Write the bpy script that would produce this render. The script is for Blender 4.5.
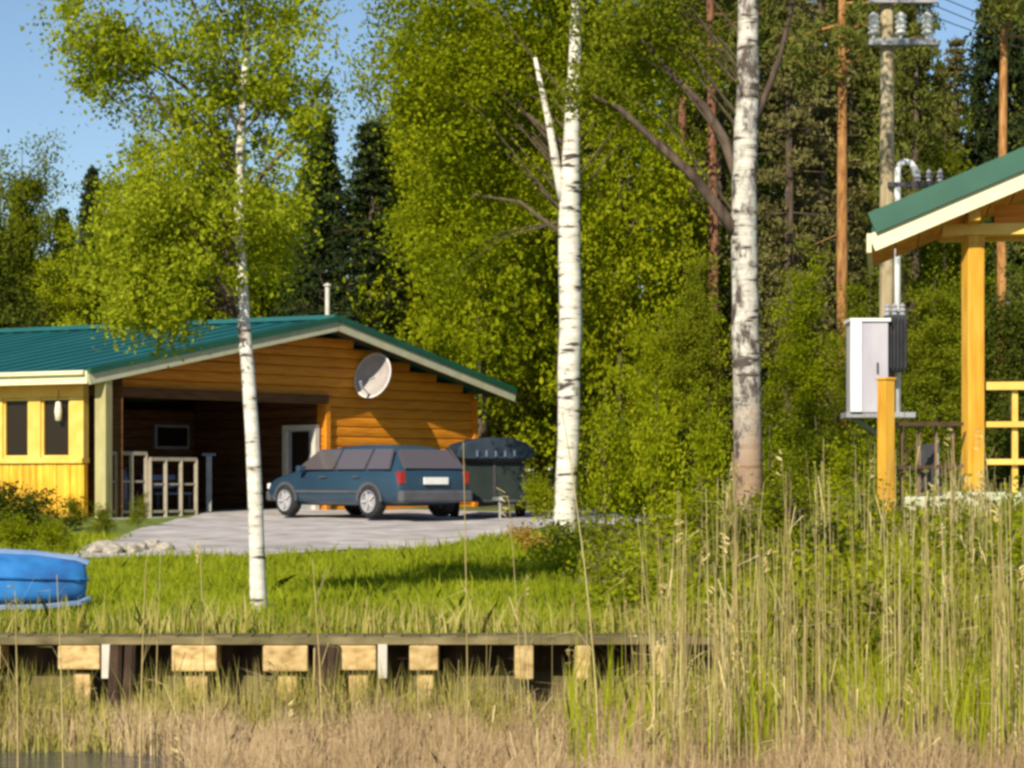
import bpy, math, random
import numpy as np
from mathutils import Vector, Matrix, Euler

for o in list(bpy.data.objects): bpy.data.objects.remove(o)
S = bpy.context.scene
COL = S.collection
random.seed(7)
R = math.radians

# ------------------------------------------------------------------ camera, sky, sun
F = 2200.0; HY = 480.0; CZ = 2.0            # focal length in pixels, horizon row, eye height over the water
cam = bpy.data.cameras.new('camera'); co = bpy.data.objects.new('camera', cam); COL.objects.link(co)
cam.sensor_width = 36; cam.lens = F*36/1024; cam.clip_end = 3000; cam.clip_start = .1
co.location = (0, 0, CZ); co.rotation_euler = (R(90), 0, 0); cam.shift_y = (HY-384)/1024
S.camera = co
S.render.resolution_x = 1024; S.render.resolution_y = 768
W = bpy.data.worlds.new('World'); S.world = W; W.use_nodes = True
nt = W.node_tree; bg = nt.nodes['Background']
sky = nt.nodes.new('ShaderNodeTexSky'); sky.sky_type = 'NISHITA'; sky.sun_disc = False
SUN_EL = R(33); SUN_H = Vector((-.38, -.92)).normalized()      # horizontal direction towards the sun
sky.sun_elevation = SUN_EL; sky.sun_rotation = math.atan2(SUN_H.x, SUN_H.y)
sky.air_density = 1.0; sky.dust_density = .1; sky.ozone_density = 3.2
nt.links.new(sky.outputs[0], bg.inputs[0]); bg.inputs[1].default_value = .09
sl = bpy.data.lights.new('sun', 'SUN'); so = bpy.data.objects.new('sun', sl); COL.objects.link(so)
sl.energy = 5.0; sl.angle = R(.5); sl.color = (1, .90, .74)
so.rotation_euler = Vector((SUN_H.x*math.cos(SUN_EL), SUN_H.y*math.cos(SUN_EL), math.sin(SUN_EL))).to_track_quat('Z', 'Y').to_euler()
S.view_settings.view_transform = 'Standard'; S.view_settings.look = 'None'
S.view_settings.exposure = .36; S.view_settings.gamma = 1
S.render.engine = 'CYCLES'
try:
    S.cycles.pixel_filter_type = 'BLACKMAN_HARRIS'; S.cycles.filter_width = 3.0
except Exception: pass

def wp(px, py, Z):                           # world point seen at a pixel at distance Z
    return Vector(((px-512)/F*Z, Z, CZ+(HY-py)/F*Z))
def xa(px, Z): return (px-512)/F*Z
def sst(a, b, t):
    t = np.clip((t-a)/(b-a), 0, 1); return t*t*(3-2*t)
def ground_np(x, y):
    x = np.asarray(x, float); y = np.asarray(y, float)
    base = np.interp(y, [0, 15.6, 16.4, 17.15, 17.5, 18.4, 30, 38, 45, 60, 130, 400],
                        [-.5, -.30, .0, .10, .70, .84, .97, 1.18, 1.30, 1.5, 2.6, 3.0])
    r = sst(2.0, 4.2, x)*sst(14.5, 21.5, y)*(1-sst(34, 46, y))
    base = base + r*.42
    base = base + .035*np.sin(x*1.3+y*.7)*np.sin(y*.9-x*.4)*sst(17.5, 19, y)
    return base
def g(x, y): return float(ground_np(x, y))

# ------------------------------------------------------------------ materials
def newmat(name):
    m = bpy.data.materials.new(name); m.use_nodes = True
    return m, m.node_tree, m.node_tree.nodes['Principled BSDF']
def N(nt, t, **k):
    n = nt.nodes.new(t)
    for a, b in k.items(): setattr(n, a, b)
    return n
def ramp(nt, src, stops):
    r = N(nt, 'ShaderNodeValToRGB'); e = r.color_ramp.elements
    while len(e) < len(stops): e.new(.5)
    for i, (p, c) in enumerate(stops): e[i].position = p; e[i].color = (*c, 1)
    nt.links.new(src, r.inputs[0]); return r
def noisy(name, cols, scale=(6, 6, 6), rough=.8, bump=.3, detail=5, metal=0, rnd=.0, dist=0, spec=.3):
    """procedural surface: noise in object space ramped through cols, with bump and a per-object shift"""
    m, nt, b = newmat(name)
    tc = N(nt, 'ShaderNodeTexCoord'); mp = N(nt, 'ShaderNodeMapping'); mp.inputs['Scale'].default_value = scale
    nt.links.new(tc.outputs['Object'], mp.inputs[0])
    oi = N(nt, 'ShaderNodeObjectInfo'); nt.links.new(oi.outputs['Random'], mp.inputs['Location'])
    no = N(nt, 'ShaderNodeTexNoise'); no.inputs['Scale'].default_value = 1; no.inputs['Detail'].default_value = detail
    no.inputs['Distortion'].default_value = dist
    nt.links.new(mp.outputs[0], no.inputs[0])
    k = len(cols); st = [(.3+.4*i/max(1, k-1), c) for i, c in enumerate(cols)]
    r = ramp(nt, no.outputs[0], st)
    hv = N(nt, 'ShaderNodeHueSaturation'); nt.links.new(r.outputs[0], hv.inputs['Color'])
    mr = N(nt, 'ShaderNodeMapRange'); mr.inputs['To Min'].default_value = 1-rnd; mr.inputs['To Max'].default_value = 1+rnd
    nt.links.new(oi.outputs['Random'], mr.inputs[0]); nt.links.new(mr.outputs[0], hv.inputs['Value'])
    nt.links.new(hv.outputs[0], b.inputs['Base Color'])
    b.inputs['Roughness'].default_value = rough; b.inputs['Metallic'].default_value = metal
    b.inputs['Specular IOR Level'].default_value = spec
    bp = N(nt, 'ShaderNodeBump'); bp.inputs['Strength'].default_value = bump; bp.inputs['Distance'].default_value = .02
    nt.links.new(no.outputs[0], bp.inputs['Height']); nt.links.new(bp.outputs[0], b.inputs['Normal'])
    return m
def leafmat(name, c1, c2, c3, trans=.45, patch=.6):
    """foliage: each leaf its own tint, larger clumps vary too, part of the light comes through"""
    m, nt, b = newmat(name); nt.nodes.remove(b); out = nt.nodes['Material Output']
    ge = N(nt, 'ShaderNodeNewGeometry'); tc = N(nt, 'ShaderNodeTexCoord')
    no = N(nt, 'ShaderNodeTexNoise'); no.inputs['Scale'].default_value = patch; no.inputs['Detail'].default_value = 3
    nt.links.new(tc.outputs['Object'], no.inputs[0])
    oi = N(nt, 'ShaderNodeObjectInfo')
    a = N(nt, 'ShaderNodeMath', operation='MULTIPLY_ADD'); a.inputs[1].default_value = .55
    nt.links.new(ge.outputs['Random Per Island'], a.inputs[0])
    s = N(nt, 'ShaderNodeMath', operation='MULTIPLY_ADD'); s.inputs[1].default_value = 1.1; s.inputs[2].default_value = -.42
    nt.links.new(no.outputs[0], s.inputs[0])
    s2 = N(nt, 'ShaderNodeMath', operation='MULTIPLY_ADD'); s2.inputs[1].default_value = .3
    nt.links.new(oi.outputs['Random'], s2.inputs[0]); nt.links.new(s.outputs[0], s2.inputs[2])
    nt.links.new(s2.outputs[0], a.inputs[2])
    r = ramp(nt, a.outputs[0], [(0, c1), (.5, c2), (1, c3)])
    d = N(nt, 'ShaderNodeBsdfDiffuse'); t = N(nt, 'ShaderNodeBsdfTranslucent'); mx = N(nt, 'ShaderNodeMixShader')
    mx.inputs[0].default_value = trans
    nt.links.new(r.outputs[0], d.inputs[0]); nt.links.new(r.outputs[0], t.inputs[0])
    nt.links.new(d.outputs[0], mx.inputs[1]); nt.links.new(t.outputs[0], mx.inputs[2])
    nt.links.new(mx.outputs[0], out.inputs[0])
    return m
M = {}
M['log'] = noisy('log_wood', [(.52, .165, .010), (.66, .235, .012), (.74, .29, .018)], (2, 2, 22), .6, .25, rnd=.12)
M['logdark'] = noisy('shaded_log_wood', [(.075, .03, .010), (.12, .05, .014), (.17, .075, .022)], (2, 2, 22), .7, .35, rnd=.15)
M['yellow'] = noisy('yellow_board', [(.58, .27, .018), (.74, .40, .03), (.80, .50, .06)], (9, 9, 2), .6, .2, rnd=.12)
M['trim'] = noisy('pale_yellow_trim', [(.72, .44, .07), (.80, .55, .14)], (4, 4, 4), .6, .15, rnd=.05)
M['post'] = noisy('orange_post_wood', [(.52, .24, .02), (.68, .36, .035), (.74, .43, .06)], (14, 14, 1.6), .55, .25, rnd=.06)
M['cream'] = noisy('cream_paint', [(.70, .66, .40), (.78, .74, .48)], (5, 5, 5), .6, .1)
M['fascia'] = noisy('pale_fascia', [(.42, .42, .27), (.52, .50, .33)], (5, 5, 5), .6, .1)
M['cornerpost'] = noisy('olive_corner_post', [(.34, .30, .13), (.46, .41, .19)], (6, 6, 2), .7, .2)
M['redrail'] = noisy('dull_red_brown_rail', [(.12, .07, .04), (.20, .12, .07)], (6, 6, 6), .8, .2)
M['roof'] = noisy('green_metal_roof', [(.006, .085, .088), (.012, .12, .12)], (.6, .6, .6), .45, .05, rnd=.05, spec=.5)
M['roofgreen'] = noisy('green_verge_metal', [(.006, .070, .038), (.012, .10, .055)], (2, 2, 2), .45, .05, rnd=.04, spec=.5)
M['white'] = noisy('white_metal', [(.72, .72, .70), (.82, .82, .80)], (5, 5, 5), .5, .05)
M['railwood'] = noisy('dull_rail_wood', [(.26, .22, .16), (.36, .31, .23)], (6, 6, 6), .7, .2)
M['offwhite'] = noisy('offwhite_rail_paint', [(.50, .47, .38), (.62, .59, .49)], (6, 6, 6), .6, .1)
M['grey'] = noisy('grey_metal', [(.26, .26, .28), (.36, .36, .38)], (4, 4, 4), .5, .1)
M['cab'] = noisy('pale_cabinet_metal', [(.40, .38, .44), (.52, .50, .54)], (3, 3, 1), .5, .05)
M['darkmetal'] = noisy('dark_metal', [(.03, .03, .035), (.06, .06, .065)], (5, 5, 5), .5, .1)
M['black'] = noisy('black_rubber', [(.015, .015, .016), (.03, .03, .03)], (8, 8, 8), .8, .1)
M['alloy'] = noisy('alloy_rim', [(.55, .53, .52), (.68, .66, .64)], (8, 8, 8), .4, .05, metal=.3)
M['dish'] = noisy('dish_paint', [(.34, .31, .29), (.44, .40, .37)], (6, 6, 6), .55, .05)
M['dishrim'] = noisy('dish_rim', [(.62, .60, .56), (.72, .70, .66)], (6, 6, 6), .55, .05)
M['gravel'] = noisy('pale_gravel', [(.30, .27, .25), (.44, .40, .38), (.58, .54, .52)], (1.6, 1.6, 9), .95, .6, detail=13)
M['stone'] = noisy('pale_stone', [(.22, .19, .15), (.36, .32, .26), (.48, .43, .36)], (5, 5, 5), .9, .6, rnd=.15)
M['concrete'] = noisy('pale_green_concrete', [(.38, .41, .28), (.52, .54, .39)], (4, 4, 4), .9, .3)
M['deck'] = noisy('weathered_deck', [(.07, .058, .025), (.14, .115, .05), (.22, .18, .085)], (3, 16, 8), .9, .4, rnd=.25)
M['block'] = noisy('sawn_pine_block', [(.30, .19, .07), (.52, .36, .15), (.64, .47, .22)], (9, 9, 16), .85, .5, rnd=.2)
M['darkwood'] = noisy('dark_wet_wood_and_deck_shade', [(.018, .010, .006), (.045, .026, .015), (.09, .055, .03)], (6, 6, 3), .9, .5, rnd=.2)  # wood of the piles; also paints the shadow under the boardwalk
M['greywood'] = noisy('grey_pole_wood', [(.26, .20, .11), (.38, .31, .18), (.46, .38, .24)], (10, 10, 1.2), .9, .4)
M['bluehull'] = noisy('blue_boat_paint', [(.03, .12, .34), (.03, .19, .50), (.05, .24, .58)], (4, 4, 4), .55, .15, spec=.4, detail=8)
M['hullwhite'] = noisy('white_boat_trim', [(.16, .26, .46), (.28, .38, .58)], (3, 3, 3), .5, .05)
M['carblue'] = noisy('dark_teal_car_paint', [(.018, .046, .078), (.024, .060, .098)], (1, 1, 1), .30, .0, spec=.6)
M['bumper'] = noisy('grey_bumper', [(.07, .07, .08), (.10, .10, .11)], (4, 4, 4), .5, .05)
M['redlamp'] = noisy('red_tail_lamp', [(.25, .012, .01), (.35, .02, .015)], (9, 9, 9), .2, .0, spec=.6)
M['tarp'] = noisy('dark_cover_fabric', [(.012, .022, .035), (.025, .04, .055)], (3, 3, 3), .5, .3)
M['box'] = noisy('dark_green_box', [(.008, .016, .014), (.016, .028, .022)], (3, 3, 3), .6, .1)
M['barrel'] = noisy('blue_grey_plastic', [(.10, .14, .22), (.16, .20, .28)], (4, 4, 4), .5, .1)
M['stems'] = noisy('brown_twig', [(.06, .045, .025), (.13, .10, .06)], (20, 20, 4), .9, .4)
M['lamp'] = noisy('pale_lantern_shade', [(.70, .66, .48), (.80, .76, .60)], (6, 6, 6), .6, .05)
M['redbark'] = noisy('dull_red_pine_bark', [(.10, .045, .028), (.19, .085, .045), (.26, .13, .07)], (9, 9, 3), .9, .6)
M['pinebark'] = noisy('orange_pine_bark', [(.20, .08, .03), (.42, .20, .06), (.55, .30, .11)], (9, 9, 3), .9, .6, rnd=.2)
M['darkbark'] = noisy('dark_bark', [(.04, .028, .02), (.10, .07, .048), (.17, .125, .09)], (9, 9, 2), .95, .7, rnd=.2)
m, nt_, b_ = newmat('dark_glass'); M['glass'] = m
b_.inputs['Base Color'].default_value = (.022, .016, .010, 1); b_.inputs['Roughness'].default_value = .15; b_.inputs['Specular IOR Level'].default_value = .22
no = N(nt_, 'ShaderNodeTexNoise'); no.inputs['Scale'].default_value = 1.5
bp = N(nt_, 'ShaderNodeBump'); bp.inputs['Strength'].default_value = .08
nt_.links.new(no.outputs[0], bp.inputs['Height']); nt_.links.new(bp.outputs[0], b_.inputs['Normal'])
m, nt_, b_ = newmat('car_glass'); M['carglass'] = m
b_.inputs['Base Color'].default_value = (.10, .085, .09, 1); b_.inputs['Roughness'].default_value = .12; b_.inputs['Specular IOR Level'].default_value = .9
b_.inputs['Coat Weight'].default_value = .6
no = N(nt_, 'ShaderNodeTexNoise'); no.inputs['Scale'].default_value = 2
bp = N(nt_, 'ShaderNodeBump'); bp.inputs['Strength'].default_value = .05
nt_.links.new(no.outputs[0], bp.inputs['Height']); nt_.links.new(bp.outputs[0], b_.inputs['Normal'])
M['plate'] = M['white']

def birchbark(name, lo=.0, v=.92, dark=(.14, .10, .075), rust=False):
    m, nt, b = newmat(name)
    tc = N(nt, 'ShaderNodeTexCoord')
    mp = N(nt, 'ShaderNodeMapping'); mp.inputs['Scale'].default_value = (3, 3, 14); nt.links.new(tc.outputs['Object'], mp.inputs[0])
    no = N(nt, 'ShaderNodeTexNoise'); no.inputs['Scale'].default_value = 1; no.inputs['Detail'].default_value = 6; nt.links.new(mp.outputs[0], no.inputs[0])
    r1 = ramp(nt, no.outputs[0], [(.36, (.05, .04, .035)), (.43, (.60*v, .56*v, .47*v)), (.62, (.80*v, .76*v, .66*v))])
    mp2 = N(nt, 'ShaderNodeMapping'); mp2.inputs['Scale'].default_value = (2.2, 2.2, 1.3); nt.links.new(tc.outputs['Object'], mp2.inputs[0])
    n2 = N(nt, 'ShaderNodeTexNoise'); n2.inputs['Scale'].default_value = 1.9; n2.inputs['Detail'].default_value = 10; n2.inputs['Roughness'].default_value = .72; nt.links.new(mp2.outputs[0], n2.inputs[0])
    f = ramp(nt, n2.outputs[0], [(.50+lo, (0, 0, 0)), (.62+lo, (1, 1, 1))])
    mx = N(nt, 'ShaderNodeMix', data_type='RGBA'); nt.links.new(f.outputs[0], mx.inputs[0])
    nt.links.new(r1.outputs[0], mx.inputs[6]); mx.inputs[7].default_value = (*dark, 1)
    if rust:                                            # old rough bark turns rust brown near the foot
        sz = N(nt, 'ShaderNodeSeparateXYZ'); nt.links.new(tc.outputs['Object'], sz.inputs[0])
        ad = N(nt, 'ShaderNodeMath', operation='MULTIPLY_ADD'); ad.inputs[1].default_value = 9.0; nt.links.new(n2.outputs[0], ad.inputs[0]); nt.links.new(sz.outputs[2], ad.inputs[2])
        mr = N(nt, 'ShaderNodeMapRange'); mr.inputs['From Min'].default_value = 5.4; mr.inputs['From Max'].default_value = 6.6; mr.inputs['To Min'].default_value = .8; mr.inputs['To Max'].default_value = 0; nt.links.new(ad.outputs[0], mr.inputs[0])
        m2 = N(nt, 'ShaderNodeMix', data_type='RGBA'); nt.links.new(mr.outputs[0], m2.inputs[0]); nt.links.new(mx.outputs[2], m2.inputs[6]); m2.inputs[7].default_value = (.27, .15, .075, 1)
        mx = m2
    nt.links.new(mx.outputs[2], b.inputs['Base Color']); b.inputs['Roughness'].default_value = .8
    bp = N(nt, 'ShaderNodeBump'); bp.inputs['Strength'].default_value = .4; bp.inputs['Distance'].default_value = .02
    nt.links.new(no.outputs[0], bp.inputs['Height']); nt.links.new(bp.outputs[0], b.inputs['Normal'])
    return m
M['birch'] = birchbark('white_birch_bark', .07); M['birchold'] = birchbark('old_birch_bark', -.03, .8, (.075, .055, .045), True)

LY = ((.11, .15, .006), (.28, .325, .008), (.48, .49, .02))
M['leafyellow'] = leafmat('yellow_green_leaves', *LY, .5)
M['leafbirch'] = leafmat('birch_leaves', (.13, .18, .010), (.30, .36, .012), (.48, .51, .035), .55)
M['leafmid'] = leafmat('mid_green_leaves', (.06, .085, .006), (.17, .20, .010), (.30, .32, .02), .45)
M['leafdark'] = leafmat('dark_green_leaves', (.025, .04, .008), (.07, .09, .012), (.13, .15, .02), .35)
M['spruce'] = leafmat('spruce_needles', (.010, .020, .008), (.028, .042, .014), (.055, .072, .022), .15)
M['olive'] = leafmat('olive_conifer_needles', (.055, .065, .014), (.135, .15, .026), (.23, .24, .05), .3)
M['browntwig'] = leafmat('brown_dry_twigs', (.075, .070, .024), (.165, .150, .048), (.26, .235, .09), .3)
M['rust'] = leafmat('orange_brown_leaves', (.20, .12, .02), (.42, .27, .04), (.60, .42, .10), .3)
M['grass'] = leafmat('lawn_grass', (.09, .11, .010), (.21, .26, .010), (.38, .41, .03), .4, .9)
M['reed'] = leafmat('dry_reed', (.32, .24, .08), (.66, .53, .21), (.90, .78, .42), .25, 1.5)
M['sedge'] = leafmat('dead_sedge', (.24, .16, .08), (.48, .35, .19), (.70, .55, .34), .25, 1.2)
M['freshgreen'] = leafmat('fresh_reed_green', (.14, .17, .008), (.30, .34, .012), (.44, .46, .03), .4, 1)
M['olivegrass'] = leafmat('olive_bank_grass', (.16, .14, .03), (.34, .31, .07), (.54, .47, .16), .3, 1)
M['soil'] = noisy('grassy_soil', [(.035, .045, .008), (.09, .12, .012), (.15, .18, .02)], (1.5, 1.5, 1.5), .95, .5, detail=8)

# ground: lawn, forest floor further back
def terrain_mat():
    m, nt, b = newmat('lawn_and_forest_floor')
    tc = N(nt, 'ShaderNodeTexCoord')
    no = N(nt, 'ShaderNodeTexNoise'); no.inputs['Scale'].default_value = 2.2; no.inputs['Detail'].default_value = 9; nt.links.new(tc.outputs['Object'], no.inputs[0])
    r = ramp(nt, no.outputs[0], [(.3, (.055, .085, .006)), (.5, (.12, .17, .010)), (.7, (.20, .25, .016))])
    r2 = ramp(nt, no.outputs[0], [(.3, (.03, .03, .010)), (.7, (.10, .085, .03))])
    sx = N(nt, 'ShaderNodeSeparateXYZ'); nt.links.new(tc.outputs['Object'], sx.inputs[0])
    mr = N(nt, 'ShaderNodeMapRange'); mr.inputs['From Min'].default_value = 46; mr.inputs['From Max'].default_value = 54; nt.links.new(sx.outputs[1], mr.inputs[0])
    mx = N(nt, 'ShaderNodeMix', data_type='RGBA'); nt.links.new(mr.outputs[0], mx.inputs[0]); nt.links.new(r.outputs[0], mx.inputs[6]); nt.links.new(r2.outputs[0], mx.inputs[7])
    mr2 = N(nt, 'ShaderNodeMapRange'); mr2.inputs['From Min'].default_value = 17.3; mr2.inputs['From Max'].default_value = 18.2; nt.links.new(sx.outputs[1], mr2.inputs[0])
    mx2 = N(nt, 'ShaderNodeMix', data_type='RGBA'); nt.links.new(mr2.outputs[0], mx2.inputs[0]); mx2.inputs[6].default_value = (.10, .08, .03, 1); nt.links.new(mx.outputs[2], mx2.inputs[7])
    nt.links.new(mx2.outputs[2], b.inputs['Base Color']); b.inputs['Roughness'].default_value = .95
    bp = N(nt, 'ShaderNodeBump'); bp.inputs['Strength'].default_value = .6; bp.inputs['Distance'].default_value = .05
    nt.links.new(no.outputs[0], bp.inputs['Height']); nt.links.new(bp.outputs[0], b.inputs['Normal'])
    return m
M['terrain'] = terrain_mat()
m, nt_, b_ = newmat('lake_water'); M['water'] = m
b_.inputs['Base Color'].default_value = (.04, .05, .07, 1); b_.inputs['Roughness'].default_value = .06; b_.inputs['IOR'].default_value = 1.33
tc = N(nt_, 'ShaderNodeTexCoord'); mp = N(nt_, 'ShaderNodeMapping'); mp.inputs['Scale'].default_value = (3, 9, 1); nt_.links.new(tc.outputs['Object'], mp.inputs[0])
no = N(nt_, 'ShaderNodeTexNoise'); no.inputs['Scale'].default_value = 1; no.inputs['Detail'].default_value = 4; nt_.links.new(mp.outputs[0], no.inputs[0])
bp = N(nt_, 'ShaderNodeBump'); bp.inputs['Strength'].default_value = .5; bp.inputs['Distance'].default_value = .03
nt_.links.new(no.outputs[0], bp.inputs['Height']); nt_.links.new(bp.outputs[0], b_.inputs['Normal'])

# ------------------------------------------------------------------ mesh helpers
def link(name, me, parent=None, mat=None, kind=None, loc=None):
    o = bpy.data.objects.new(name, me); COL.objects.link(o)
    if mat and me and not me.materials: me.materials.append(M[mat] if isinstance(mat, str) else mat)
    if parent: o.parent = parent
    if kind: o['kind'] = kind
    if loc is not None: o.location = loc
    return o
def thing(name, label, cat, loc, group=None, rz=0):
    o = bpy.data.objects.new(name, None); COL.objects.link(o); o.empty_display_size = .2
    o.location = loc; o.rotation_euler = (0, 0, rz); o['label'] = label; o['category'] = cat
    if group: o['group'] = group
    return o
def tag(o, label, cat, group=None):
    o['label'] = label; o['category'] = cat
    if group: o['group'] = group
    return o
class MB:
    def __init__(s): s.v = []; s.f = []
    def quadmesh(s, vs, fs):
        n = len(s.v); s.v += [tuple(p) for p in vs]; s.f += [tuple(i+n for i in f) for f in fs]; return s
    def box(s, c, d, rot=None, taper=1):
        hx, hy, hz = d[0]/2, d[1]/2, d[2]/2; c = Vector(c)
        vs = [Vector((x*hx*(taper if z > 0 else 1), y*hy*(taper if z > 0 else 1), z*hz)) for z in (-1, 1) for y in (-1, 1) for x in (-1, 1)]
        if rot is not None: vs = [rot @ v for v in vs]
        return s.quadmesh([v+c for v in vs], [(0, 2, 3, 1), (4, 5, 7, 6), (0, 1, 5, 4), (2, 6, 7, 3), (0, 4, 6, 2), (1, 3, 7, 5)])
    def bar(s, a, b, w, h, up=(0, 0, 1)):
        a = Vector(a); b = Vector(b); d = (b-a); L = d.length; d.normalize(); up = Vector(up)
        x = d.cross(up); 
        if x.length < 1e-4: x = d.cross(Vector((1, 0, 0)))
        x.normalize(); z = x.cross(d)
        rot = Matrix((x, d, z)).transposed()
        return s.box((a+b)/2, (w, L, h), rot)
    def tube(s, pts, rad, n=8, caps=True):
        pts = [Vector(p) for p in pts]; rings = []
        for i, p in enumerate(pts):
            d = (pts[min(i+1, len(pts)-1)]-pts[max(i-1, 0)]).normalized()
            x = d.cross(Vector((.13, 1, .07))).normalized(); y = d.cross(x)
            r = rad[i] if hasattr(rad, '__len__') else rad
            rings.append([p+x*(r*math.cos(2*math.pi*k/n))+y*(r*math.sin(2*math.pi*k/n)) for k in range(n)])
        vs = [v for r in rings for v in r]; fs = []
        for i in range(len(pts)-1):
            for k in range(n):
                k2 = (k+1) % n; fs.append((i*n+k, i*n+k2, (i+1)*n+k2, (i+1)*n+k))
        if caps: fs.append(tuple(range(n))[::-1]); fs.append(tuple((len(pts)-1)*n+k for k in range(n)))
        return s.quadmesh(vs, fs)
    def lathe(s, prof, c=(0, 0, 0), n=16, axis=None):
        c = Vector(c); vs = []; fs = []
        rot = axis if axis is not None else Matrix.Identity(3)
        for r, z in prof:
            for k in range(n):
                a = 2*math.pi*k/n; vs.append(c+rot @ Vector((r*math.cos(a), r*math.sin(a), z)))
        for i in range(len(prof)-1):
            for k in range(n):
                k2 = (k+1) % n; fs.append((i*n+k, i*n+k2, (i+1)*n+k2, (i+1)*n+k))
        return s.quadmesh(vs, fs)
    def mesh(s, name, mat, smooth=False):
        me = bpy.data.meshes.new(name); me.from_pydata(s.v, [], s.f); me.update()
        if mat: me.materials.append(M[mat] if isinstance(mat, str) else mat)
        if smooth: me.polygons.foreach_set('use_smooth', [True]*len(me.polygons))
        return me
    def build(s, name, mat, parent=None, kind=None, smooth=False, bevel=0, loc=None):
        o = link(name, s.mesh(name, mat, smooth), parent, None, kind, loc)
        if bevel:
            b = o.modifiers.new('bevel', 'BEVEL'); b.width = bevel; b.segments = 2; b.limit_method = 'ANGLE'
        return o
def np_quads(name, V, mat, tri=False):
    """V: (n, 4 or 3, 3) array of separate faces"""
    k = V.shape[1]; n = V.shape[0]
    me = bpy.data.meshes.new(name); me.vertices.add(n*k); me.vertices.foreach_set('co', V.astype(np.float32).ravel())
    me.loops.add(n*k); me.loops.foreach_set('vertex_index', np.arange(n*k, dtype=np.int32))
    me.polygons.add(n); me.polygons.foreach_set('loop_start', np.arange(0, n*k, k, dtype=np.int32))
    try: me.polygons.foreach_set('loop_total', np.full(n, k, dtype=np.int32))
    except Exception: pass
    me.update(calc_edges=True); me.materials.append(M[mat] if isinstance(mat, str) else mat); return me
rng = np.random.default_rng(11)
def rand_dirs(n, r=rng):
    v = r.normal(size=(n, 3)); return v/np.linalg.norm(v, axis=1, keepdims=True)
def leaf_quads(P, size, aspect=.62, flat=0., r=rng, hang=0.):
    """diamond leaves at points P"""
    n = len(P); a = rand_dirs(n, r); b = rand_dirs(n, r)
    if hang: a[:, 2] -= hang; a /= np.linalg.norm(a, axis=1, keepdims=True)
    b -= (a*b).sum(1, keepdims=True)*a; b /= np.linalg.norm(b, axis=1, keepdims=True)
    s = size*r.uniform(.6, 1.4, (n, 1)); 
    return np.stack([P-a*s*.5, P+b*s*.5*aspect, P+a*s*.5, P-b*s*.5*aspect], 1)
def clump_points(centres, per, sig, r=rng):
    P = np.repeat(centres, per, 0); s = np.asarray(sig)*r.uniform(.5, 1.4, (len(centres), 1))
    return P+r.normal(size=P.shape)*np.repeat(s, per, 0)*np.array([1, 1, .8])
def crown_centres(n, c, rad, r=rng, shell=.35, lump=.25):
    d = rand_dirs(n, r); t = r.uniform(0, 1, (n, 1))**shell
    w = 1+lump*np.sin(d[:, :1]*5+c[0])*np.cos(d[:, 2:3]*4+c[1])+lump*.6*r.normal(size=(n, 1))
    return np.array(c)+d*t*np.array(rad)*w

# ------------------------------------------------------------------ ground, water
def terrain():
    xs = np.concatenate([np.linspace(-400, -40, 14), np.linspace(-36, 36, 110), np.linspace(40, 400, 14)])
    ys = np.concatenate([np.linspace(-40, 15, 12), np.linspace(15.4, 22, 34), np.linspace(22.5, 70, 60), np.linspace(75, 700, 26)])
    X, Y = np.meshgrid(xs, ys); Z = ground_np(X, Y); nx, ny = len(xs), len(ys)
    vs = np.stack([X, Y, Z], -1).reshape(-1, 3)
    fs = [(j*nx+i, j*nx+i+1, (j+1)*nx+i+1, (j+1)*nx+i) for j in range(ny-1) for i in range(nx-1)]
    me = bpy.data.meshes.new('ground'); me.from_pydata(vs.tolist(), [], fs); me.polygons.foreach_set('use_smooth', [True]*len(fs))
    link('ground', me, None, 'terrain', 'structure')
    mb = MB(); mb.quadmesh([(-400, -400, 0), (400, -400, 0), (400, 17.2, 0), (-400, 17.2, 0)], [(0, 1, 2, 3)])
    mb.build('water', 'water', kind='structure')
terrain()
def gravel():
    # drive seen as a pale band between lawn and house
    vs, fs = [], []
    cols = np.linspace(xa(70, 31), xa(760, 40), 50)
    rows = 16
    for i, x in enumerate(cols):
        t = i/49
        y0 = np.interp(x, [-6, -4.5, -1.5, 0, 1.2, 5], [28.3, 28.8, 31.5, 35.0, 39.0, 41.0])+.35*math.sin(x*2.1)+.2*math.sin(x*5.3)
        y1 = 47.5
        for j in range(rows):
            y = y0+(y1-y0)*j/(rows-1); vs.append((x, y, g(x, y)+.02))
    for i in range(49):
        for j in range(rows-1):
            a = i*rows+j; fs.append((a, a+rows, a+rows+1, a+1))
    MB().quadmesh(vs, fs).build('gravel_drive', 'gravel', kind='structure')
gravel()

# ------------------------------------------------------------------ log house
GA = Vector((xa(92, 42), 42)); DV = Vector((.66, .75)).normalized(); VV = Vector((-.88, .47)).normalized()
NG = Vector((.75, -.66)).normalized()                # outward from the gable
HG = 12.1; HAP = 6.5                                 # gable length, apex position along it
BASE = 1.22; EAVE = 4.06; RIDGE = 5.42
def gp(t, out=0, z=0): p = GA+DV*t+NG*out; return Vector((p.x, p.y, z))
def ray_gable(px, out=0):                            # t along the gable line for a pixel column
    q = (px-512)/F; a = GA+NG*out
    return (q*a.y-a.x)/(DV.x-q*DV.y)
H = thing('log_house', 'long orange log house with green metal roof, shady open carport and yellow glazed porch', 'house', (GA.x, GA.y, BASE))
HI = Matrix.Translation(-Vector((GA.x, GA.y, BASE)))
def hb(mb, name, mat, parent=None, **k):
    mb.v = [tuple(Vector(v)-Vector((GA.x, GA.y, BASE))) for v in mb.v]
    if parent and parent is not H: pass
    return mb.build(name, mat, parent or H, **k)
def ztop(t): return EAVE-.12+(RIDGE-EAVE)*(t/HAP if t < HAP else 1-(t-HAP)/(HG-HAP))
OV = .75                                             # gable overhang: wall stands back from the verge
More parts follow.
